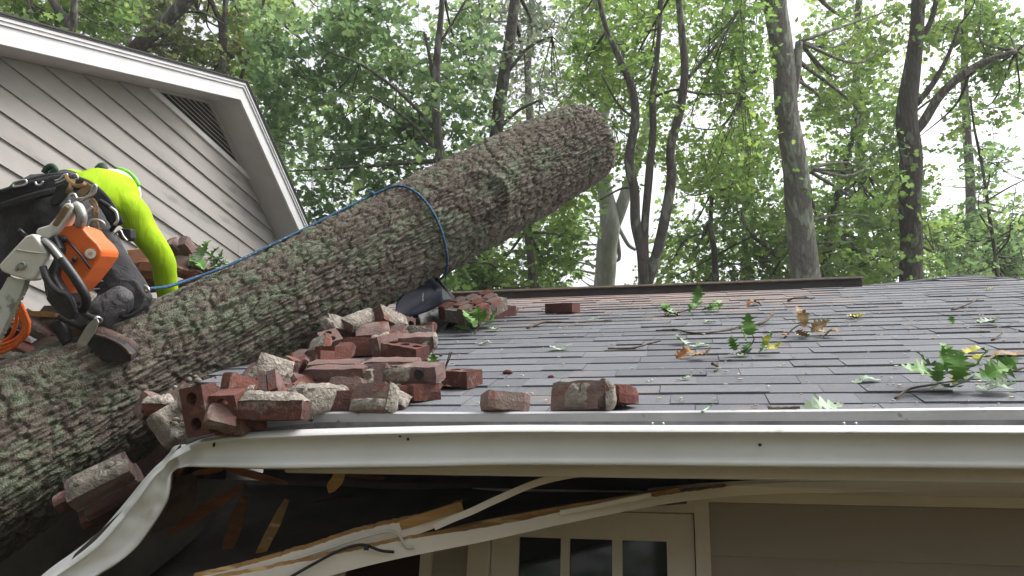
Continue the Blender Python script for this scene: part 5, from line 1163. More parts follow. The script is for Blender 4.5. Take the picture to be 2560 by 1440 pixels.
# dark blue sheet, black bent flashing and a black shade slab under the trunk
def sheet(name, poly, mat, th=.006, parent=None, amp=.02, seed=1):
    """crumpled sheet: a fan of a subdivided polygon with folds"""
    bm = bmesh.new(); vs = [bm.verts.new(W(*p).tolist()) for p in poly]; bm.faces.new(vs)
    bmesh.ops.triangulate(bm, faces=bm.faces[:]); bmesh.ops.subdivide_edges(bm, edges=bm.edges[:], cuts=5, use_grid_fill=True)
    for q in bm.verts:
        p = np.array(q.co); q.co = (p+CF*amp*(float(fbm(p*7+seed, seed, 3))-.45)*2).tolist()
    bm.verts.index_update(); v = [tuple(q.co) for q in bm.verts]; f = [tuple(a.index for a in p.verts) for p in bm.faces]; bm.free()
    o = mesh_obj(name, v, f, mat, parent, True); md = o.modifiers.new('t', 'SOLIDIFY'); md.thickness = th; return o
st_ = sheet('blue_sheet', [(1078, 690, 4.35), (1020, 722, 4.3), (992, 760, 4.2), (985, 800, 4.15), (1030, 792, 4.3), (1070, 778, 4.4), (1110, 760, 4.55), (1104, 720, 4.5)], 'blue_sheet', .006, None, .06, 3)
tag(st_, 'dark blue crumpled sheet hanging under the trunk', 'sheet')
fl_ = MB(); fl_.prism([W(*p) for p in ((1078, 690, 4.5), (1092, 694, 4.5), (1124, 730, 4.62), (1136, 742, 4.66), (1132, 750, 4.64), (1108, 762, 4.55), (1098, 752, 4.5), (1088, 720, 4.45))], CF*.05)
fl_.prism([W(*p) for p in ((1040, 772, 4.35), (1124, 768, 4.6), (1122, 808, 4.5), (1106, 842, 4.36), (1066, 846, 4.3), (1052, 812, 4.3))], CF*.10)  # black slab put where only shade lies under the trunk
tag(fl_.build('flashing_and_shade', 'black_metal_and_shade', None, False, .006), 'black bent chimney flashing and a black shade slab between the trunk and the roof', 'flashing')
for (x, y, d, w, h) in ((1057, 742, 4.28, 4, 22), (1083, 776, 4.42, 12, 8)):
    m = MB(); m.prism([W(x+a*w, y+b_*h, d) for a, b_ in ((-.5, .4), (.1, -.5), (.5, -.2), (.2, .1), (.4, .5), (-.2, .5))], CF*.004); o = m.build('torn_label', 'white_trim', st_)
# mortar crumbs and brick fragments, far too many to count
cv, cf, ci = [], [], 0
cv2, cf2 = [], []
rg = np.random.default_rng(5)
for k in range(420):
    x = rg.uniform(430, 1110); y = 1045-(x-430)*.16+rg.normal(0, 24)-rg.exponential(30); y = min(y, 1068 if x < 620 else 1032)
    P = RF(x, y, .004); r = rg.uniform(.004, .014)*(1.6 if rg.random() < .12 else 1); v, f = pebble(P+E_N*r*.4, (r, r*.8, r*.7), k)
    if rg.random() < .62: n = len(cv); cv += v.tolist(); cf += [tuple(n+i for i in q) for q in f]
    else: n = len(cv2); cv2 += v.tolist(); cf2 += [tuple(n+i for i in q) for q in f]
tag(mesh_obj('mortar_crumbs', cv, cf, 'mortar', None, True), 'crumbs of pale mortar strewn among the bricks', 'rubble', kind='stuff')
tag(mesh_obj('brick_crumbs', cv2, cf2, 'brick_red', None, False), 'crushed red brick fragments strewn among the bricks', 'rubble', kind='stuff')
for (lb, x, y, r) in (('orange brick chip on the shingles above the gutter brick', 1269, 931, .016), ('dark chip of brick just above the mortared pair', 1378, 942, .010), ('small red chip right of the mortared pair', 1508, 949, .008), ('round mortar lump on the bent gutter', 650, 1045, .022), ('small mortar lump behind the bent gutter near the core holed half brick', 545, 1062, .014), ('mortar lump by the standing cored brick', 436, 1026, .018)):
    v, f = pebble(RF(x, y, r*.5), (r*1.3, r, r*.7), int(x)); tag(mesh_obj('brick_chip' if 'chip' in lb else 'mortar_lump', v, f, 'mortar' if 'mortar lump' in lb else 'brick_red'), lb, 'chip' if 'chip' in lb else 'mortar lump')

# ================================================================== leaves, sprigs and twigs on the roof
LEAFK = .66
def leaf_shape(size, seed, lobes=5, curl=.35):
    """lobed leaf with a raised midrib and curled tips, along +x"""
    rg = np.random.default_rng(seed); n = lobes*2+1; up, lo = [], []
    for i in range(n):
        t = (i+.5)/n; w = (.42 if i % 2 == 0 else .17)*math.sin(math.pi*min(1, t*.92+.08))**.6*rg.uniform(.8, 1.2)
        up.append((t, w)); lo.append((t, -w*rg.uniform(.85, 1.15)))
    pts = [(0, 0)]+lo+[(1.03, 0)]+up[::-1]
    mid = [(t, 0) for t in np.linspace(0, 1.03, 8)]
    k1, k2 = rg.uniform(-1, 1)*curl, rg.uniform(.2, 1)*curl
    def z(x, y): return k1*(x-.5)**2*2+k2*abs(y)*1.1+.05*math.sin(9*x+seed)
    v = [(x, y, z(x, y)) for x, y in pts]; base = len(v); v += [(x, y, z(x, y)) for x, y in mid]
    f = []
    m_ = len(lo)
    for side in (0, 1):
        chain_ = [0]+list(range(1, m_+1))+[m_+1] if side == 0 else [0]+list(range(len(pts)-1, m_+1, -1))+[m_+1]
        for a, b_ in zip(chain_[:-1], chain_[1:]):
            xm = (pts[a][0]+pts[b_][0])/2; i0 = int(np.clip(round(pts[a][0]*7/1.03), 0, 7)); i1 = int(np.clip(round(pts[b_][0]*7/1.03), 0, 7))
            q = [a, b_, base+i1]+([base+i0] if i0 != i1 else [])
            f.append(tuple(q) if side == 0 else tuple(q[::-1]))
    return np.array(v)*size, f
def place_leaf(P, size0, yaw, pitch, roll, mat, parent, seed, lobes=5, curl=.35, name='leaf'):
    size = size0*LEAFK; v, f = leaf_shape(size, seed, lobes, curl); Rm = np.array((Matrix.Rotation(PITCH, 3, 'X') @ Matrix.Rotation(yaw, 3, 'Z') @ Matrix.Rotation(-pitch, 3, 'Y') @ Matrix.Rotation(roll, 3, 'X')))
    o = mesh_obj(name, v@Rm.T+P, f, mat, parent); md = o.modifiers.new('t', 'SOLIDIFY'); md.thickness = .0006; return o
def sprig(label, stem, leaves, seed, name='leaf_sprig', twig_r=.003, group='leafy sprigs on the roof'):
    """stem as photo points on the roof with lift; leaves: (x, y, lift, size m, yaw deg, pitch deg, roll deg, material)"""
    e = tag(empty(name, RF(stem[0][0], stem[0][1], 0)), label, 'sprig', group)
    m = MB(); pts = smooth_path([RF(x, y, l) for x, y, l in stem], 5); m.tube(pts, np.linspace(twig_r*1.4, twig_r*.6, len(pts)), 6); m.build('stem', 'twig', e, True)
    for i, (x, y, l, s, yw, pt, rl, mt_) in enumerate(leaves):
        place_leaf(RF(x, y, l), s, R_(yw), R_(pt), R_(rl), mt_, e, seed*31+i)
    return e
G_, Y_, Pq = 'sprig_green', 'sprig_yellow', 'sprig_pale'
sprig('largest oak sprig with jagged green leaves low on the roof at the far side', [(2238, 996, .01), (2275, 972, .02), (2330, 962, .03), (2400, 950, .04), (2450, 948, .04)],
      [(2370, 935, .05, .16, 150, 30, 20, G_), (2385, 920, .06, .13, 115, 62, 0, G_), (2415, 930, .06, .15, 15, 34, -30, G_), (2440, 945, .05, .15, -5, 20, 20, G_), (2350, 940, .05, .17, 185, 20, -20, G_), (2395, 950, .05, .13, 60, 70, 10, G_), (2360, 925, .07, .11, 100, 80, 30, G_), (2470, 940, .05, .15, 20, 25, 60, G_), (2400, 965, .02, .14, 200, 5, 10, Pq), (2440, 972, .02, .14, -20, 5, 0, Pq), (2420, 955, .03, .13, 240, 10, 30, Pq), (2345, 958, .04, .10, 260, 60, 0, G_), (2460, 962, .02, .13, -40, 5, 10, Pq), (2385, 958, .03, .10, 40, 40, 0, Y_), (2425, 900, .02, .09, 30, 10, 0, Y_)], 1)
sprig('upright sprig with one yellow leaf in the middle of the roof', [(1842, 884, .005), (1868, 872, .02), (1885, 848, .06), (1876, 830, .10)],
      [(1874, 838, .09, .13, 100, 75, 0, G_), (1866, 850, .08, .10, 130, 60, 40, G_), (1850, 868, .04, .11, 170, 50, 10, G_), (1840, 875, .03, .09, 140, 60, -40, G_), (1905, 866, .04, .10, 20, 50, 10, G_), (1895, 878, .02, .10, 10, 20, 0, G_), (1915, 860, .06, .06, 60, 60, 0, Y_), (1920, 874, .03, .09, -10, 20, 20, Y_), (1870, 888, .01, .12, 190, 5, 0, Pq), (1880, 880, .02, .10, 230, 10, 40, Pq), (1855, 884, .02, .09, 30, 40, 0, G_)], 2)
sprig('spreading green sprig high on the roof below the ridge vent', [(1660, 786, .004), (1700, 780, .02), (1740, 770, .03), (1760, 758, .04)],
      [(1720, 776, .03, .15, 20, 25, 10, G_), (1740, 762, .05, .17, 60, 60, 0, G_), (1755, 772, .02, .16, -10, 10, 0, G_), (1690, 782, .02, .15, 160, 15, 0, G_), (1668, 778, .03, .12, 110, 40, 0, G_), (1700, 786, .01, .14, 200, 5, 0, Pq), (1770, 774, .02, .13, 5, 15, 30, G_)], 3)
sprig('green sprig of tulip shaped leaves against the four course brick chunk', [(1186, 836, .004), (1196, 812, .05), (1198, 784, .12)],
      [(1190, 815, .05, .17, 160, 45, 10, G_), (1182, 826, .03, .15, 190, 20, 30, G_), (1212, 820, .04, .15, 10, 40, -10, G_), (1206, 808, .06, .13, 40, 65, 0, G_), (1196, 806, .06, .13, 100, 82, 0, G_), (1225, 806, .05, .13, 30, 55, 0, G_), (1176, 806, .06, .12, 130, 65, 0, G_), (1215, 826, .01, .13, 0, 5, 0, Pq)], 4)
sprig('withered brown sprig of curled leaves in the middle of the roof', [(1960, 846, .004), (1985, 820, .04), (2010, 812, .05), (2050, 830, .03)],
      [(2010, 818, .05, .12, 80, 60, 0, 'tan_leaf'), (2024, 826, .04, .14, -20, 30, 50, 'tan_leaf'), (2040, 834, .02, .14, 0, 10, 0, 'tan_leaf'), (2020, 838, .02, .11, 200, 20, 30, 'dry_leaf'), (2004, 808, .06, .12, 110, 70, 20, 'tan_leaf'), (2055, 836, .02, .12, -20, 20, 0, 'tan_leaf'), (1972, 842, .01, .07, 160, 20, 0, 'dry_leaf'), (2030, 840, .01, .12, 170, 5, 0, Pq)], 5)
sprig('leaf stems poking up right of the large slab of bricks', [(1098, 940, .004), (1112, 920, .05), (1125, 880, .13)], [(1085, 930, .05, .10, 100, 80, 0, G_), (1092, 945, .02, .09, 60, 50, 0, G_), (1080, 918, .06, .08, 120, 70, 30, Pq)], 6)
sprig('green sprig sticking out of the debris in front of the gable wall', [(512, 690, .0), (530, 680, .01)], [], 7)
dsp = bpy.data.objects[[o.name for o in bpy.data.objects if o.get('label', '').startswith('green sprig sticking')][0]]
for i, (x, y, d, s, yw, pt) in enumerate(((505, 640, 4.65, .17, 60, 60), (520, 655, 4.6, .17, 20, 50), (528, 664, 4.6, .16, -10, 30), (512, 668, 4.6, .18, 170, 30), (540, 660, 4.6, .14, 30, 60), (498, 656, 4.65, .15, 100, 70), (532, 672, 4.55, .16, 0, 20), (516, 676, 4.55, .15, 190, 15), (548, 668, 4.6, .12, 20, 50))):
    place_leaf(W(x, y, d), s, R_(yw), R_(pt), R_(random.uniform(-30, 30)), (G_, G_, 'sprig_pale')[i % 3], dsp, 900+i)
def single(label, x, y, s, yaw, mat, cat='leaf', pitch=8, roll=0, curl=.4, lift=.008): tag(place_leaf(RF(x, y, lift), s, R_(yaw), R_(pitch), R_(roll), mat, None, int(x+y), 5, curl, 'fallen_leaf'), label, cat, 'single leaves on the roof')
single('curled silver green leaf above the gutter, stalk towards the bricks', 2000, 1020, .17, 6, Pq, pitch=6, roll=14, curl=.3, lift=.016)
single('silver green leaf curled up left of the yellow leafed sprig', 1712, 862, .12, 120, Pq, pitch=20, roll=30)
single('second silver green leaf lying against the curled one', 1725, 866, .12, 10, Pq, pitch=5)
single('orange brown dry leaf left of the yellow leafed sprig', 1690, 894, .12, 20, 'dry_leaf', pitch=20, roll=30, curl=.7)
single('bleached dry leaf beside the orange brown one', 1728, 897, .13, 10, 'tan_leaf', pitch=15, curl=.7)
single('brown crumpled leaf just under the ridge vent', 1852, 764, .2, 12, 'dry_leaf', pitch=10, curl=.6)
single('narrow pale leaf right of the yellow leafed sprig', 2130, 952, .13, 4, Pq, pitch=6)
single('small pale leaf in the centre courses of the roof', 1705, 949, .06, 30, Pq)
single('yellow green leaf near the withered sprig', 2120, 796, .13, 0, Y_, pitch=8)
single('pale leaf near the bricks in the upper courses', 1470, 801, .09, 20, Pq)
single('pale leaf lying on the shingles left of the upper twig', 1195, 861, .10, 10, Pq)
single('whitish leaf lying midway up the roof', 1375, 875, .15, 15, Pq, pitch=5)
single('orange dry leaf beside the brick with the ridge vent above', 1286, 778, .11, 20, 'dry_leaf', pitch=20)
single('tiny bright green leaf at the upper far end of the roof', 2465, 724, .08, 0, Y_)
single('small green leaf in the upper courses beside the ridge vent', 1805, 757, .14, 150, G_, pitch=15)
single('yellowed leaf above the largest oak sprig', 2405, 882, .14, 15, Y_, pitch=10)
single('dark rolled leaf above the largest oak sprig at the frame side', 2470, 890, .18, -12, 'tan_leaf', pitch=8, curl=.6)
single('small pale green leaf left of the withered sprig', 1755, 808, .11, 20, Pq)
single('green leaf pair near the upper far end of the roof', 2380, 812, .07, 80, G_, pitch=50)
single('grey green leaf flat near the upper far end of the roof', 2440, 812, .16, 10, Pq, pitch=6)
single('red brown leaf curl right of the slab end', 1098, 968, .13, -10, 'dry_leaf', pitch=10, curl=.7)
def twig(label, pts, r, mat='twig'):
    m = MB(); st = smooth_path([RF(x, y, l) for x, y, l in pts], 6); m.tube(st, np.linspace(r, r*.45, len(st))*(1+.2*np.sin(np.arange(len(st))*2.1)), 6)
    return tag(m.build('twig', mat, None, True), label, 'twig', 'twigs on the roof')
twig('longest forked twig lying across the middle of the roof', [(1935, 781, .05), (1905, 808, .02), (1860, 815, .012), (1790, 830, .010), (1730, 832, .012), (1690, 824, .010), (1640, 826, .012)], .008)
twig('long thin twig lying right of the lone dark brick', [(1318, 820, .008), (1360, 806, .02), (1420, 806, .018), (1480, 804, .012), (1530, 800, .01)], .007)
twig('dark twig in the centre of the roof left of the dry leaves', [(1520, 872, .008), (1580, 870, .012), (1620, 860, .02), (1652, 852, .03)], .006)
twig('short forked stub of twig below the dry leaves', [(1780, 908, .03), (1796, 918, .012), (1786, 928, .008)], .006)
twig('bare twig reaching the frame side by the largest oak sprig', [(2520, 930, .012), (2565, 918, .02)], .006)
twig('thin stalk lying across the gutter edge', [(1755, 1030, .02), (1770, 1020, .02), (1784, 1010, .03)], .004, 'sprig_pale')
twig('thick grey stalk at the gutter edge left of the curled leaf', [(1920, 1023, .012), (1960, 1022, .014), (2000, 1018, .02)], .009)
twig('forked upright twig right of the large slab of bricks', [(1108, 930, .01), (1120, 905, .05), (1130, 880, .12)], .004)
twig('twig lying in the upper far courses', [(2380, 775, .008), (2420, 760, .02), (2450, 745, .03)], .006)
twig('short stick low at the frame side of the roof', [(2480, 850, .01), (2510, 830, .02)], .005)
twig('pale twig high on the roof below the ridge vent end', [(1970, 752, .01), (1985, 745, .03), (2010, 742, .02), (2030, 748, .01)], .007)
# pale wood chips from the saw, all over the roof
wv_, wf_ = [], []
rg = np.random.default_rng(21)
for k in range(380):
    x = rg.uniform(1100, 2560); y = rg.choice([rg.uniform(745, 1025), rg.uniform(740, 830)]); P = RF(x, y, .012); a = rg.uniform(0, 6.28); s = rg.uniform(.003, .008)
    ex = np.array([math.cos(a), math.sin(a)*CP, math.sin(a)*SP]); ey = np.cross(E_N, ex); n = len(wv_)
    m = MB(); m.box(P, ex*s, ey*s*.5, E_N*.0015+ex*.001); wv_ += m.v; wf_ += [tuple(n+i for i in q) for q in m.f]
tag(mesh_obj('wood_chips', wv_, wf_, 'chip'), 'pale wood chips scattered over the shingles', 'wood chips', kind='stuff')
# ================================================================== trees
LEAFT = np.array([(0, 0, 0), (.32, -.38, .06), (.42, -.14, .0), (.72, -.30, .10), (1.0, 0, .06), (.70, .30, .10), (.42, .14, .0), (.30, .38, .06)], float)
LEAFF = np.array([(0, 1, 2), (2, 3, 4), (0, 2, 6), (2, 4, 6), (4, 5, 6), (0, 6, 7)])
def leaves_mesh(name, C, size, mat, parent, rg, tilt=.75, droop=0.0):
    """C: (n,3) leaf roots; one mesh of small lobed leaves with a random tint"""
    n = len(C); az = rg.uniform(0, 2*math.pi, n); nz = rg.normal(0, tilt, (n, 3))
    N_ = np.array([0, 0, 1.])+nz; N_ /= np.linalg.norm(N_, axis=1)[:, None]; size = size*1.0
    D = np.stack([np.cos(az), np.sin(az), rg.normal(-.25-droop, .35, n)], 1); D -= N_*(D*N_).sum(1)[:, None]; D /= np.linalg.norm(D, axis=1)[:, None]
    B = np.cross(N_, D); s = size*rg.uniform(.6, 1.3, n)
    V = C[:, None]+s[:, None, None]*(LEAFT[None, :, 0:1]*D[:, None]+LEAFT[None, :, 1:2]*B[:, None]+LEAFT[None, :, 2:3]*N_[:, None])
    F = (np.arange(n)*8)[:, None, None]+LEAFF[None]
    me = bpy.data.meshes.new(name); V = V.reshape(-1, 3); F = F.reshape(-1, 3).astype(np.int32); po = np.array(parent['_org'])
    me.vertices.add(len(V)); me.vertices.foreach_set('co', (V-po).ravel()); me.loops.add(F.size); me.loops.foreach_set('vertex_index', F.ravel())
    me.polygons.add(len(F)); me.polygons.foreach_set('loop_start', np.arange(0, F.size, 3, dtype=np.int32)); me.update(calc_edges=True)
    clump = vnoise(C*1.3, 5); t = np.clip(.30*rg.random(n)+.70*clump+rg.normal(0, .12, n), 0, 1)
    a = me.attributes.new('tint', 'FLOAT', 'POINT'); a.data.foreach_set('value', np.repeat(t, 8).astype(np.float32))
    me.materials.append(MATS[mat]); o = bpy.data.objects.new(name, me); link(o, parent); return o
NLEAF = [0]; DENS = .66; SKYGAPS = ((1450, 1605, 500, 740), (2345, 2440, 330, 540), (2500, 2600, 300, 480), (470, 590, 55, 115), (1700, 1790, 470, 560), (2330, 2420, 0, 60), (1740, 1800, 250, 340))
def tree(name, label, depth, stems, regions, bark, leaf, lsize, seed, spread=1.3, per=15, limbs=26, extra=(), droop=0.0, twig_s=.20, group='trees standing behind the house', clump_t=.42):
    """stems: lists of (x, y, half-width px); regions: (x0, x1, y0, y1, count of twigs); everything at about one depth"""
    rg = np.random.default_rng(seed); base = W(stems[0][0][0], stems[0][0][1], depth); root = np.array([base[0], base[1], 0.0])
    e = tag(empty(name, root), label, 'tree', group)
    m = MB(); allp = []
    for si, st in enumerate(stems):
        q = smooth_path([np.append(W(x, y, depth+(dd[0] if dd else 0)), r/FPX*depth) for (x, y, r, *dd) in st], 6)
        pts = [a[:3] for a in q]; rad = [a[3] for a in q]
        jt = [np.array([vnoise(p*1.6+si, 3)-.5, vnoise(p*1.6+7, 4)-.5, 0])*r*.55 for p, r in zip(pts, rad)]; pts = [p+j for p, j in zip(pts, jt)]
        if si == 0: pts = [np.array([pts[0][0]-.02, pts[0][1], 0.0]), np.array([pts[0][0], pts[0][1], .6])]+pts; rad = [rad[0]*1.7, rad[0]*1.25]+rad
        m.tube(pts, rad, 12 if max(rad) > .08 else 8); allp += [(p, r) for p, r in zip(pts[(2 if si == 0 else 0):], rad[(2 if si == 0 else 0):])]
    m.build('trunk', bark, e, True)
    tips = np.array([p for p, r in allp]); C = []
    for (x0, x1, y0, y1, cnt) in regions:
        cnt = int(cnt*DENS)
        k = 0; tries = 0
        while k < cnt and tries < cnt*6:
            tries += 1
            x, y, d = rg.uniform(x0, x1), rg.uniform(y0, y1), depth+abs(rg.normal(0, spread*1.6))+.35
            if rg.random() < .035: d = depth-rg.uniform(.1, .6)
            if any(a_ < x < b_ and c_ < y < d_ for a_, b_, c_, d_ in SKYGAPS) and rg.random() < .93: continue
            P = W(x, y, d)
            if vnoise(P*.9+seed, 11) < clump_t*rg.uniform(.6, 1.4): continue
            C.append(P); k += 1
    C = np.array(C) if C else np.zeros((0, 3))
    if len(C):
        lb = MB(); idx = rg.choice(len(C), min(limbs, len(C)), replace=False); hubs = []
        for i in idx:
            T = C[i]; dz = T[2]-tips[:, 2]; dd = np.linalg.norm(tips-T, axis=1)+np.where(dz < .15, 2.5, 0); j = int(np.argmin(dd)); A_ = tips[j]
            L_ = np.linalg.norm(T-A_)
            if L_ > 6 or L_ < .2: continue
            mid = (A_+T)/2+np.array([rg.normal(0, .1), rg.normal(0, .1), -.10+rg.normal(0, .08)])*L_*.8
            pts = smooth_path([A_, mid, T], 6); r0 = min(allp[j][1]*.55, .012+.012*L_)
            lb.tube(pts, np.linspace(r0, .005, len(pts)), 6); hubs += [(pts[-1], T), (pts[8], T)]
        # fine twigs from the limb ends to the nearest leaf sprays
        H_ = np.array([h[0] for h in hubs]) if hubs else tips
        for i in range(0, len(C), 2):
            dd = np.linalg.norm(H_-C[i], axis=1); j = int(np.argmin(dd))
            if dd[j] < 1.6: lb.tube([H_[j], (H_[j]+C[i])/2+rg.normal(0, .06, 3), C[i]], [.0055, .004, .0025], 4, cap=False)
        if lb.v: lb.build('limbs', bark, e, True)['kind'] = 'stuff'
        n = len(C)*per; td = rg.normal(0, 1, (len(C), 3))*np.array([1, 1, .45])+np.array([0, 0, -.15-droop*.6]); td /= np.linalg.norm(td, axis=1)[:, None]
        tl = twig_s*rg.uniform(1.2, 2.2, len(C)); tt = rg.uniform(-1, 1, (len(C), per, 1))
        o = (C[:, None]+td[:, None]*tl[:, None, None]*tt+rg.normal(0, 1, (len(C), per, 3))*twig_s*np.array([.36, .36, .24])).reshape(-1, 3); NLEAF[0] += n
        tw = MB()
        for i in range(len(C)):
            bow = np.array([0, 0, .05*tl[i]]); tw.tube([C[i]-td[i]*tl[i], C[i]+bow, C[i]+td[i]*tl[i]], [.0045, .0035, .0015], 3, cap=False)
        tw.build('twigs', bark, e, True)['kind'] = 'stuff'
        leaves_mesh('crown', o, lsize, leaf, e, rg, droop=droop)
    return e
# big lichen-grey trunk right of centre
tree('oak_tree', 'tall lichen grey trunk with knots standing right behind the roof', 11, [[(2016, 740, 38), (2008, 640, 35), (1998, 540, 33), (1988, 430, 31), (1974, 330, 29), (1964, 230, 28), (1952, 110, 28), (1940, 0, 28), (1925, -200, 24)], [(1972, 300, 12), (1990, 180, 12), (1997, 105, 9)], [(1996, 470, 12), (2012, 420, 10)], [(1960, 320, 9), (1948, 250, 8)]],
     [(2020, 2260, 20, 330, 130), (2030, 2270, 330, 560, 120), (1880, 1990, 470, 720, 50), (2040, 2250, 540, 730, 90), (1850, 2300, -420, 0, 90)], 'bark_grey', 'leaf_mid', .125, 1, 1.6)
# dark trunk with a big limb rising to the frame side
tree('oak_tree', 'dark trunk with a thick limb rising towards the open sky', 12, [[(2279, 730, 28), (2276, 600, 27), (2278, 480, 27), (2277, 380, 27), (2270, 290, 26), (2280, 200, 22), (2292, 100, 18), (2296, 0, 16), (2300, -220, 13)], [(2285, 330, 13), (2312, 300, 12), (2350, 240, 11), (2400, 190, 10), (2460, 155, 9), (2540, 128, 6)], [(2290, 260, 8), (2335, 205, 7), (2370, 140, 5), (2400, 60, 4)], [(2290, 120, 9), (2330, 40, 7), (2350, -60, 6)]],
     [(2300, 2480, -60, 120, 90), (2400, 2570, 30, 190, 90), (2480, 2600, 130, 330, 36), (2215, 2330, 330, 520, 36), (2220, 2320, 480, 640, 60), (2330, 2450, 170, 330, 30), (2250, 2600, -450, -40, 90)], 'bark_dark', 'leaf_mid', .125, 2, 1.2)
# clump of three thin stems in the middle
tree('maple_tree', 'clump of three thin dark stems rising from behind the ridge vent', 9.5, [[(1612, 740, 17), (1606, 640, 14), (1590, 560, 13), (1588, 480, 12), (1574, 400, 12), (1590, 300, 11), (1580, 220, 10), (1550, 150, 8), (1512, 60, 6), (1490, -40, 5)], [(1613, 700, 13), (1612, 560, 10), (1622, 440, 10), (1634, 330, 9), (1632, 240, 8), (1645, 120, 6), (1655, -40, 5)], [(1618, 715, 13), (1650, 600, 13), (1672, 500, 13), (1680, 430, 12), (1678, 370, 11), (1700, 280, 11), (1712, 180, 10), (1706, 80, 9), (1692, -40, 7)], [(1712, 205, 5), (1760, 150, 4), (1815, 80, 3), (1850, 20, 2)], [(1640, 240, 4), (1690, 225, 3.5), (1760, 235, 3), (1850, 232, 2)], [(1600, 480, 4), (1560, 470, 3), (1500, 500, 2)], [(1590, 300, 3.5), (1545, 260, 3), (1500, 180, 2)]],
     [(1440, 1900, -20, 240, 330), (1450, 1900, 200, 420, 170), (1440, 1600, 380, 470, 22), (1690, 1900, 330, 470, 70), (1400, 1950, -380, -20, 90)], 'bark_dark', 'leaf_bright', .092, 3, 1.1, per=19)
# pale forked trunk against the white gap
tree('beech_tree', 'pale grey forked trunk in the white gap beyond the sawn end', 16, [[(1512, 740, 27), (1518, 640, 26), (1524, 560, 26), (1518, 500, 20), (1508, 440, 18), (1500, 330, 16), (1520, 200, 14), (1500, 0, 12)], [(1530, 580, 17), (1556, 520, 16), (1580, 440, 14), (1610, 330, 11), (1640, 200, 9)], [(1545, 565, 5), (1570, 610, 5), (1590, 625, 4)]],
     [(1380, 1700, -100, 150, 80), (1380, 1500, 480, 560, 22), (1340, 1450, 560, 730, 60)], 'bark_pale', 'leaf_bright', .13, 4, 2.0)
# slender tree left of the trunk: the dense blue-green crown
tree('maple_tree', 'slender tree with a dense deep green crown above the trunk', 11.2, [[(1098, 560, 13), (1098, 420, 12), (1094, 320, 11), (1090, 230, 11), (1094, 130, 9), (1102, 30, 7), (1108, -80, 6)], [(1092, 330, 5), (1040, 270, 4.5), (980, 215, 4), (900, 160, 3), (820, 130, 2)], [(1096, 380, 5), (1020, 300, 4), (930, 240, 3)], [(1100, 110, 4), (1130, 60, 3.5), (1165, 0, 3)], [(1090, 250, 6), (1075, 150, 4.5), (1060, 80, 3)]],
     [(640, 1080, 20, 330, 300), (640, 1090, 300, 470, 170), (700, 1000, 440, 560, 70), (620, 800, 200, 420, 80), (800, 1230, -40, 120, 110), (1080, 1230, 80, 400, 90), (600, 1250, -380, -40, 40)], 'bark_dark', 'leaf_deep', .135, 5, 1.0, clump_t=.36)
# thicker tree behind the trunk with grey, twiggy foliage
tree('oak_tree', 'tree behind the sawn end with greyish drooping twigs', 12.5, [[(1216, 740, 20), (1214, 620, 19), (1226, 480, 18), (1240, 330, 17), (1262, 180, 15), (1282, 60, 14), (1292, -120, 12)], [(1262, 190, 5), (1320, 120, 4), (1380, 90, 3)], [(1240, 330, 5), (1290, 280, 4), (1350, 250, 3)]],
     [(1200, 1450, 0, 330, 210), (1230, 1480, -350, 0, 60)], 'bark_dark', 'leaf_grey', .10, 6, 1.3, droop=.6, clump_t=.36)
tree('maple_tree', 'leafy understorey tree filling the space below the sawn end', 10.5, [[(1330, 745, 12), (1328, 660, 10), (1320, 580, 8), (1340, 500, 6)], [(1110, 690, 4), (1140, 668, 4), (1180, 655, 3), (1230, 660, 2)]],
     [(1120, 1430, 540, 730, 220), (1280, 1500, 450, 600, 70), (1120, 1230, 620, 740, 60)], 'bark_dark', 'leaf_mid', .115, 7, 1.0, clump_t=.30)
tree('maple_tree', 'leafy understorey tree with a dark stem left of the lichen grey trunk', 12, [[(1790, 745, 9), (1786, 640, 8), (1776, 560, 6), (1780, 480, 5)], [(1688, 640, 3), (1712, 600, 3), (1760, 580, 2)], [(1880, 590, 5), (1920, 620, 5), (1950, 650, 4)]],
     [(1660, 1990, 560, 735, 220), (1690, 1990, 430, 580, 140), (1560, 1680, 640, 735, 40), (1740, 1960, 330, 450, 60)], 'bark_dark', 'leaf_mid', .115, 8, 1.3, clump_t=.32)
tree('oak_tree', 'thin leaning stem between the lichen grey trunk and the dark trunk', 13, [[(2056, 745, 13), (2064, 660, 12), (2080, 560, 11), (2092, 500, 9), (2110, 420, 8), (2140, 320, 6)], [(2095, 490, 5), (2130, 460, 4), (2170, 440, 3)]],
     [(2020, 2260, 400, 640, 120), (2060, 2330, 600, 735, 100), (2030, 2240, 120, 330, 80)], 'bark_dark', 'leaf_mid', .125, 9, 1.2, clump_t=.34)
tree('maple_tree', 'thin stemmed tree with hanging dark leaves at the far side of the roof', 10, [[(2498, 745, 5), (2488, 640, 5), (2470, 520, 4.5), (2452, 400, 4), (2436, 320, 3), (2425, 240, 2.5)], [(2470, 500, 2.5), (2520, 470, 2), (2560, 450, 1.5)]],
     [(2390, 2510, 350, 560, 44), (2440, 2570, 380, 600, 46), (2380, 2560, 560, 690, 110)], 'bark_dark', 'leaf_deep', .10, 10, .6, per=9)
tree('maple_tree', 'bright yellow green tree low beyond the far end of the roof', 17, [[(2540, 745, 20), (2520, 660, 18), (2560, 590, 14), (2600, 520, 10)], [(2530, 650, 8), (2480, 610, 5)]],
     [(2290, 2570, 560, 735, 300), (2320, 2480, 520, 600, 50)], 'bark_dark', 'leaf_bright', .15, 11, 1.4, clump_t=.30)
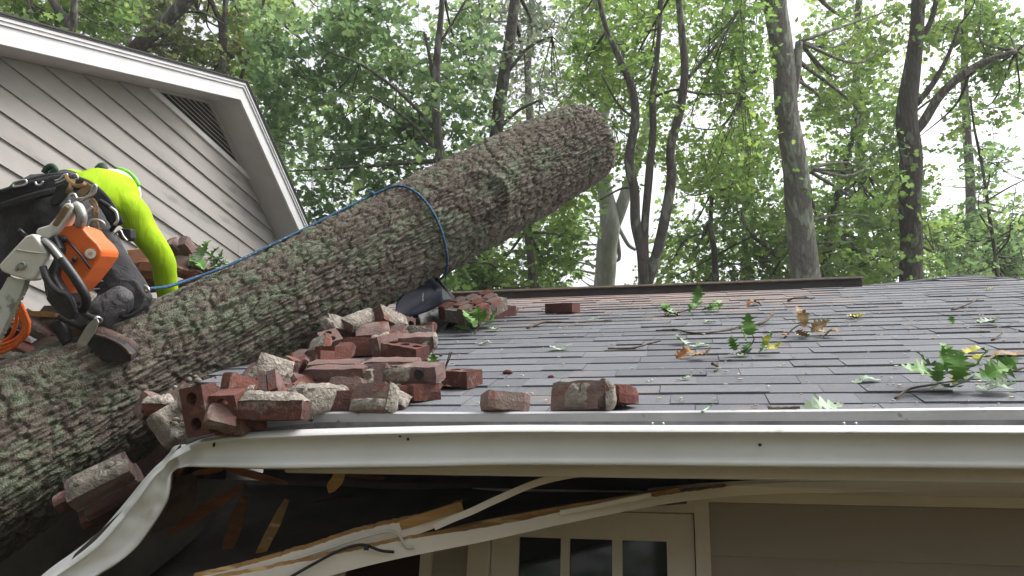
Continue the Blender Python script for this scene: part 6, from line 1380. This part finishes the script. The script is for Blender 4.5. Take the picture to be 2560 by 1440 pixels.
# above the gable
tree('oak_tree', 'dark leaning limb with olive leaves over the gable', 13, [[(150, 330, 24), (260, 210, 22), (345, 118, 20), (410, 60, 18), (475, -5, 17), (560, -110, 14)], [(330, 130, 6), (300, 80, 5), (262, 60, 4.5), (222, 40, 4), (205, 0, 3.5)], [(400, 70, 5), (420, 40, 4), (500, 30, 3), (560, 60, 2.5)], [(345, 118, 5), (400, 112, 4), (440, 108, 3)]],
     [(380, 620, -20, 140, 140), (200, 470, -40, 90, 120), (340, 560, 100, 190, 40), (150, 650, -330, -20, 70)], 'bark_dark', 'leaf_olive', .12, 12, 1.3, clump_t=.40)
tree('oak_tree', 'forked dark trunk rising over the left rake of the gable', 11.5, [[(178, 330, 13), (180, 200, 13), (182, 84, 12), (150, 30, 10), (126, -10, 9), (90, -110, 7)], [(184, 84, 10), (186, 40, 9), (188, -20, 8), (190, -140, 6)], [(82, 52, 4), (70, 0, 3.5)]],
     [(-20, 330, -30, 90, 190), (0, 200, 20, 70, 30), (-50, 380, -330, -30, 70)], 'bark_dark', 'leaf_mid', .12, 13, 1.0, clump_t=.32)
tree('maple_tree', 'slim forked stems against the pale sky right of the gable peak', 13.5, [[(556, 330, 9), (558, 200, 9), (556, 130, 9), (552, 60, 7), (535, 20, 6), (515, -40, 5)], [(557, 140, 8), (562, 60, 7), (566, -20, 7), (575, -140, 5)], [(600, 200, 5), (640, 80, 4), (665, -20, 3.5)]],
     [(480, 720, 90, 240, 130), (560, 760, -30, 120, 90), (440, 640, -300, -20, 40)], 'bark_dark', 'leaf_bright', .125, 14, 1.4)
# farther woodland, still separate trees
for i, (x, d, x0, x1, y0, y1, n_, lab) in enumerate(((700, 22, 560, 960, -60, 520, 130, 'far leafy tree behind the dense deep green crown'), (1330, 24, 1100, 1480, -60, 560, 190, 'far leafy tree beyond the greyish drooping twigs'), (1860, 23, 1640, 1960, 60, 700, 170, 'far leafy tree glimpsed left of the lichen grey trunk'), (2150, 25, 2020, 2290, -60, 700, 210, 'far leafy tree glimpsed between the two thick trunks'), (330, 24, -40, 620, -80, 190, 150, 'far olive tree behind the leaning limb over the gable'), (2420, 24, 2330, 2580, 430, 700, 60, 'far pale tree beyond the hanging dark leaves'))):
    tree('far_tree', lab, d, [[(x, 800, 14), (x+8, 500, 12), (x-10, 200, 9), (x+6, -100, 6)]], [(x0, x1, y0, y1, n_)], 'bark_dark', ('leaf_bright', 'leaf_mid', 'leaf_bright', 'leaf_bright', 'leaf_olive', 'leaf_bright')[i], .20, 40+i, 2.2, per=12, limbs=14, twig_s=.38, group='farther trees of the wood')
print('leaves', NLEAF[0])
# ================================================================== thin volume added to imitate lens glare
m = bpy.data.materials.new('glare_haze'); m.use_nodes = True; n = m.node_tree.nodes; n.clear()
o_ = n.new('ShaderNodeOutputMaterial'); pv = n.new('ShaderNodeVolumePrincipled'); pv.inputs['Density'].default_value = .0016; pv.inputs['Color'].default_value = (.92, .94, .96, 1); pv.inputs['Anisotropy'].default_value = .3
m.node_tree.links.new(pv.outputs[0], o_.inputs['Volume']); MATS['glare_haze'] = m
h = MB(); h.aabox(-320, 320, -320, 330, -1.5, 26); ho = h.build('glare_haze', 'glare_haze'); ho['kind'] = 'stuff'; ho['label'] = 'thin pale volume added to imitate lens glare'
for o in bpy.data.objects:
    if '_org' in o: del o['_org']
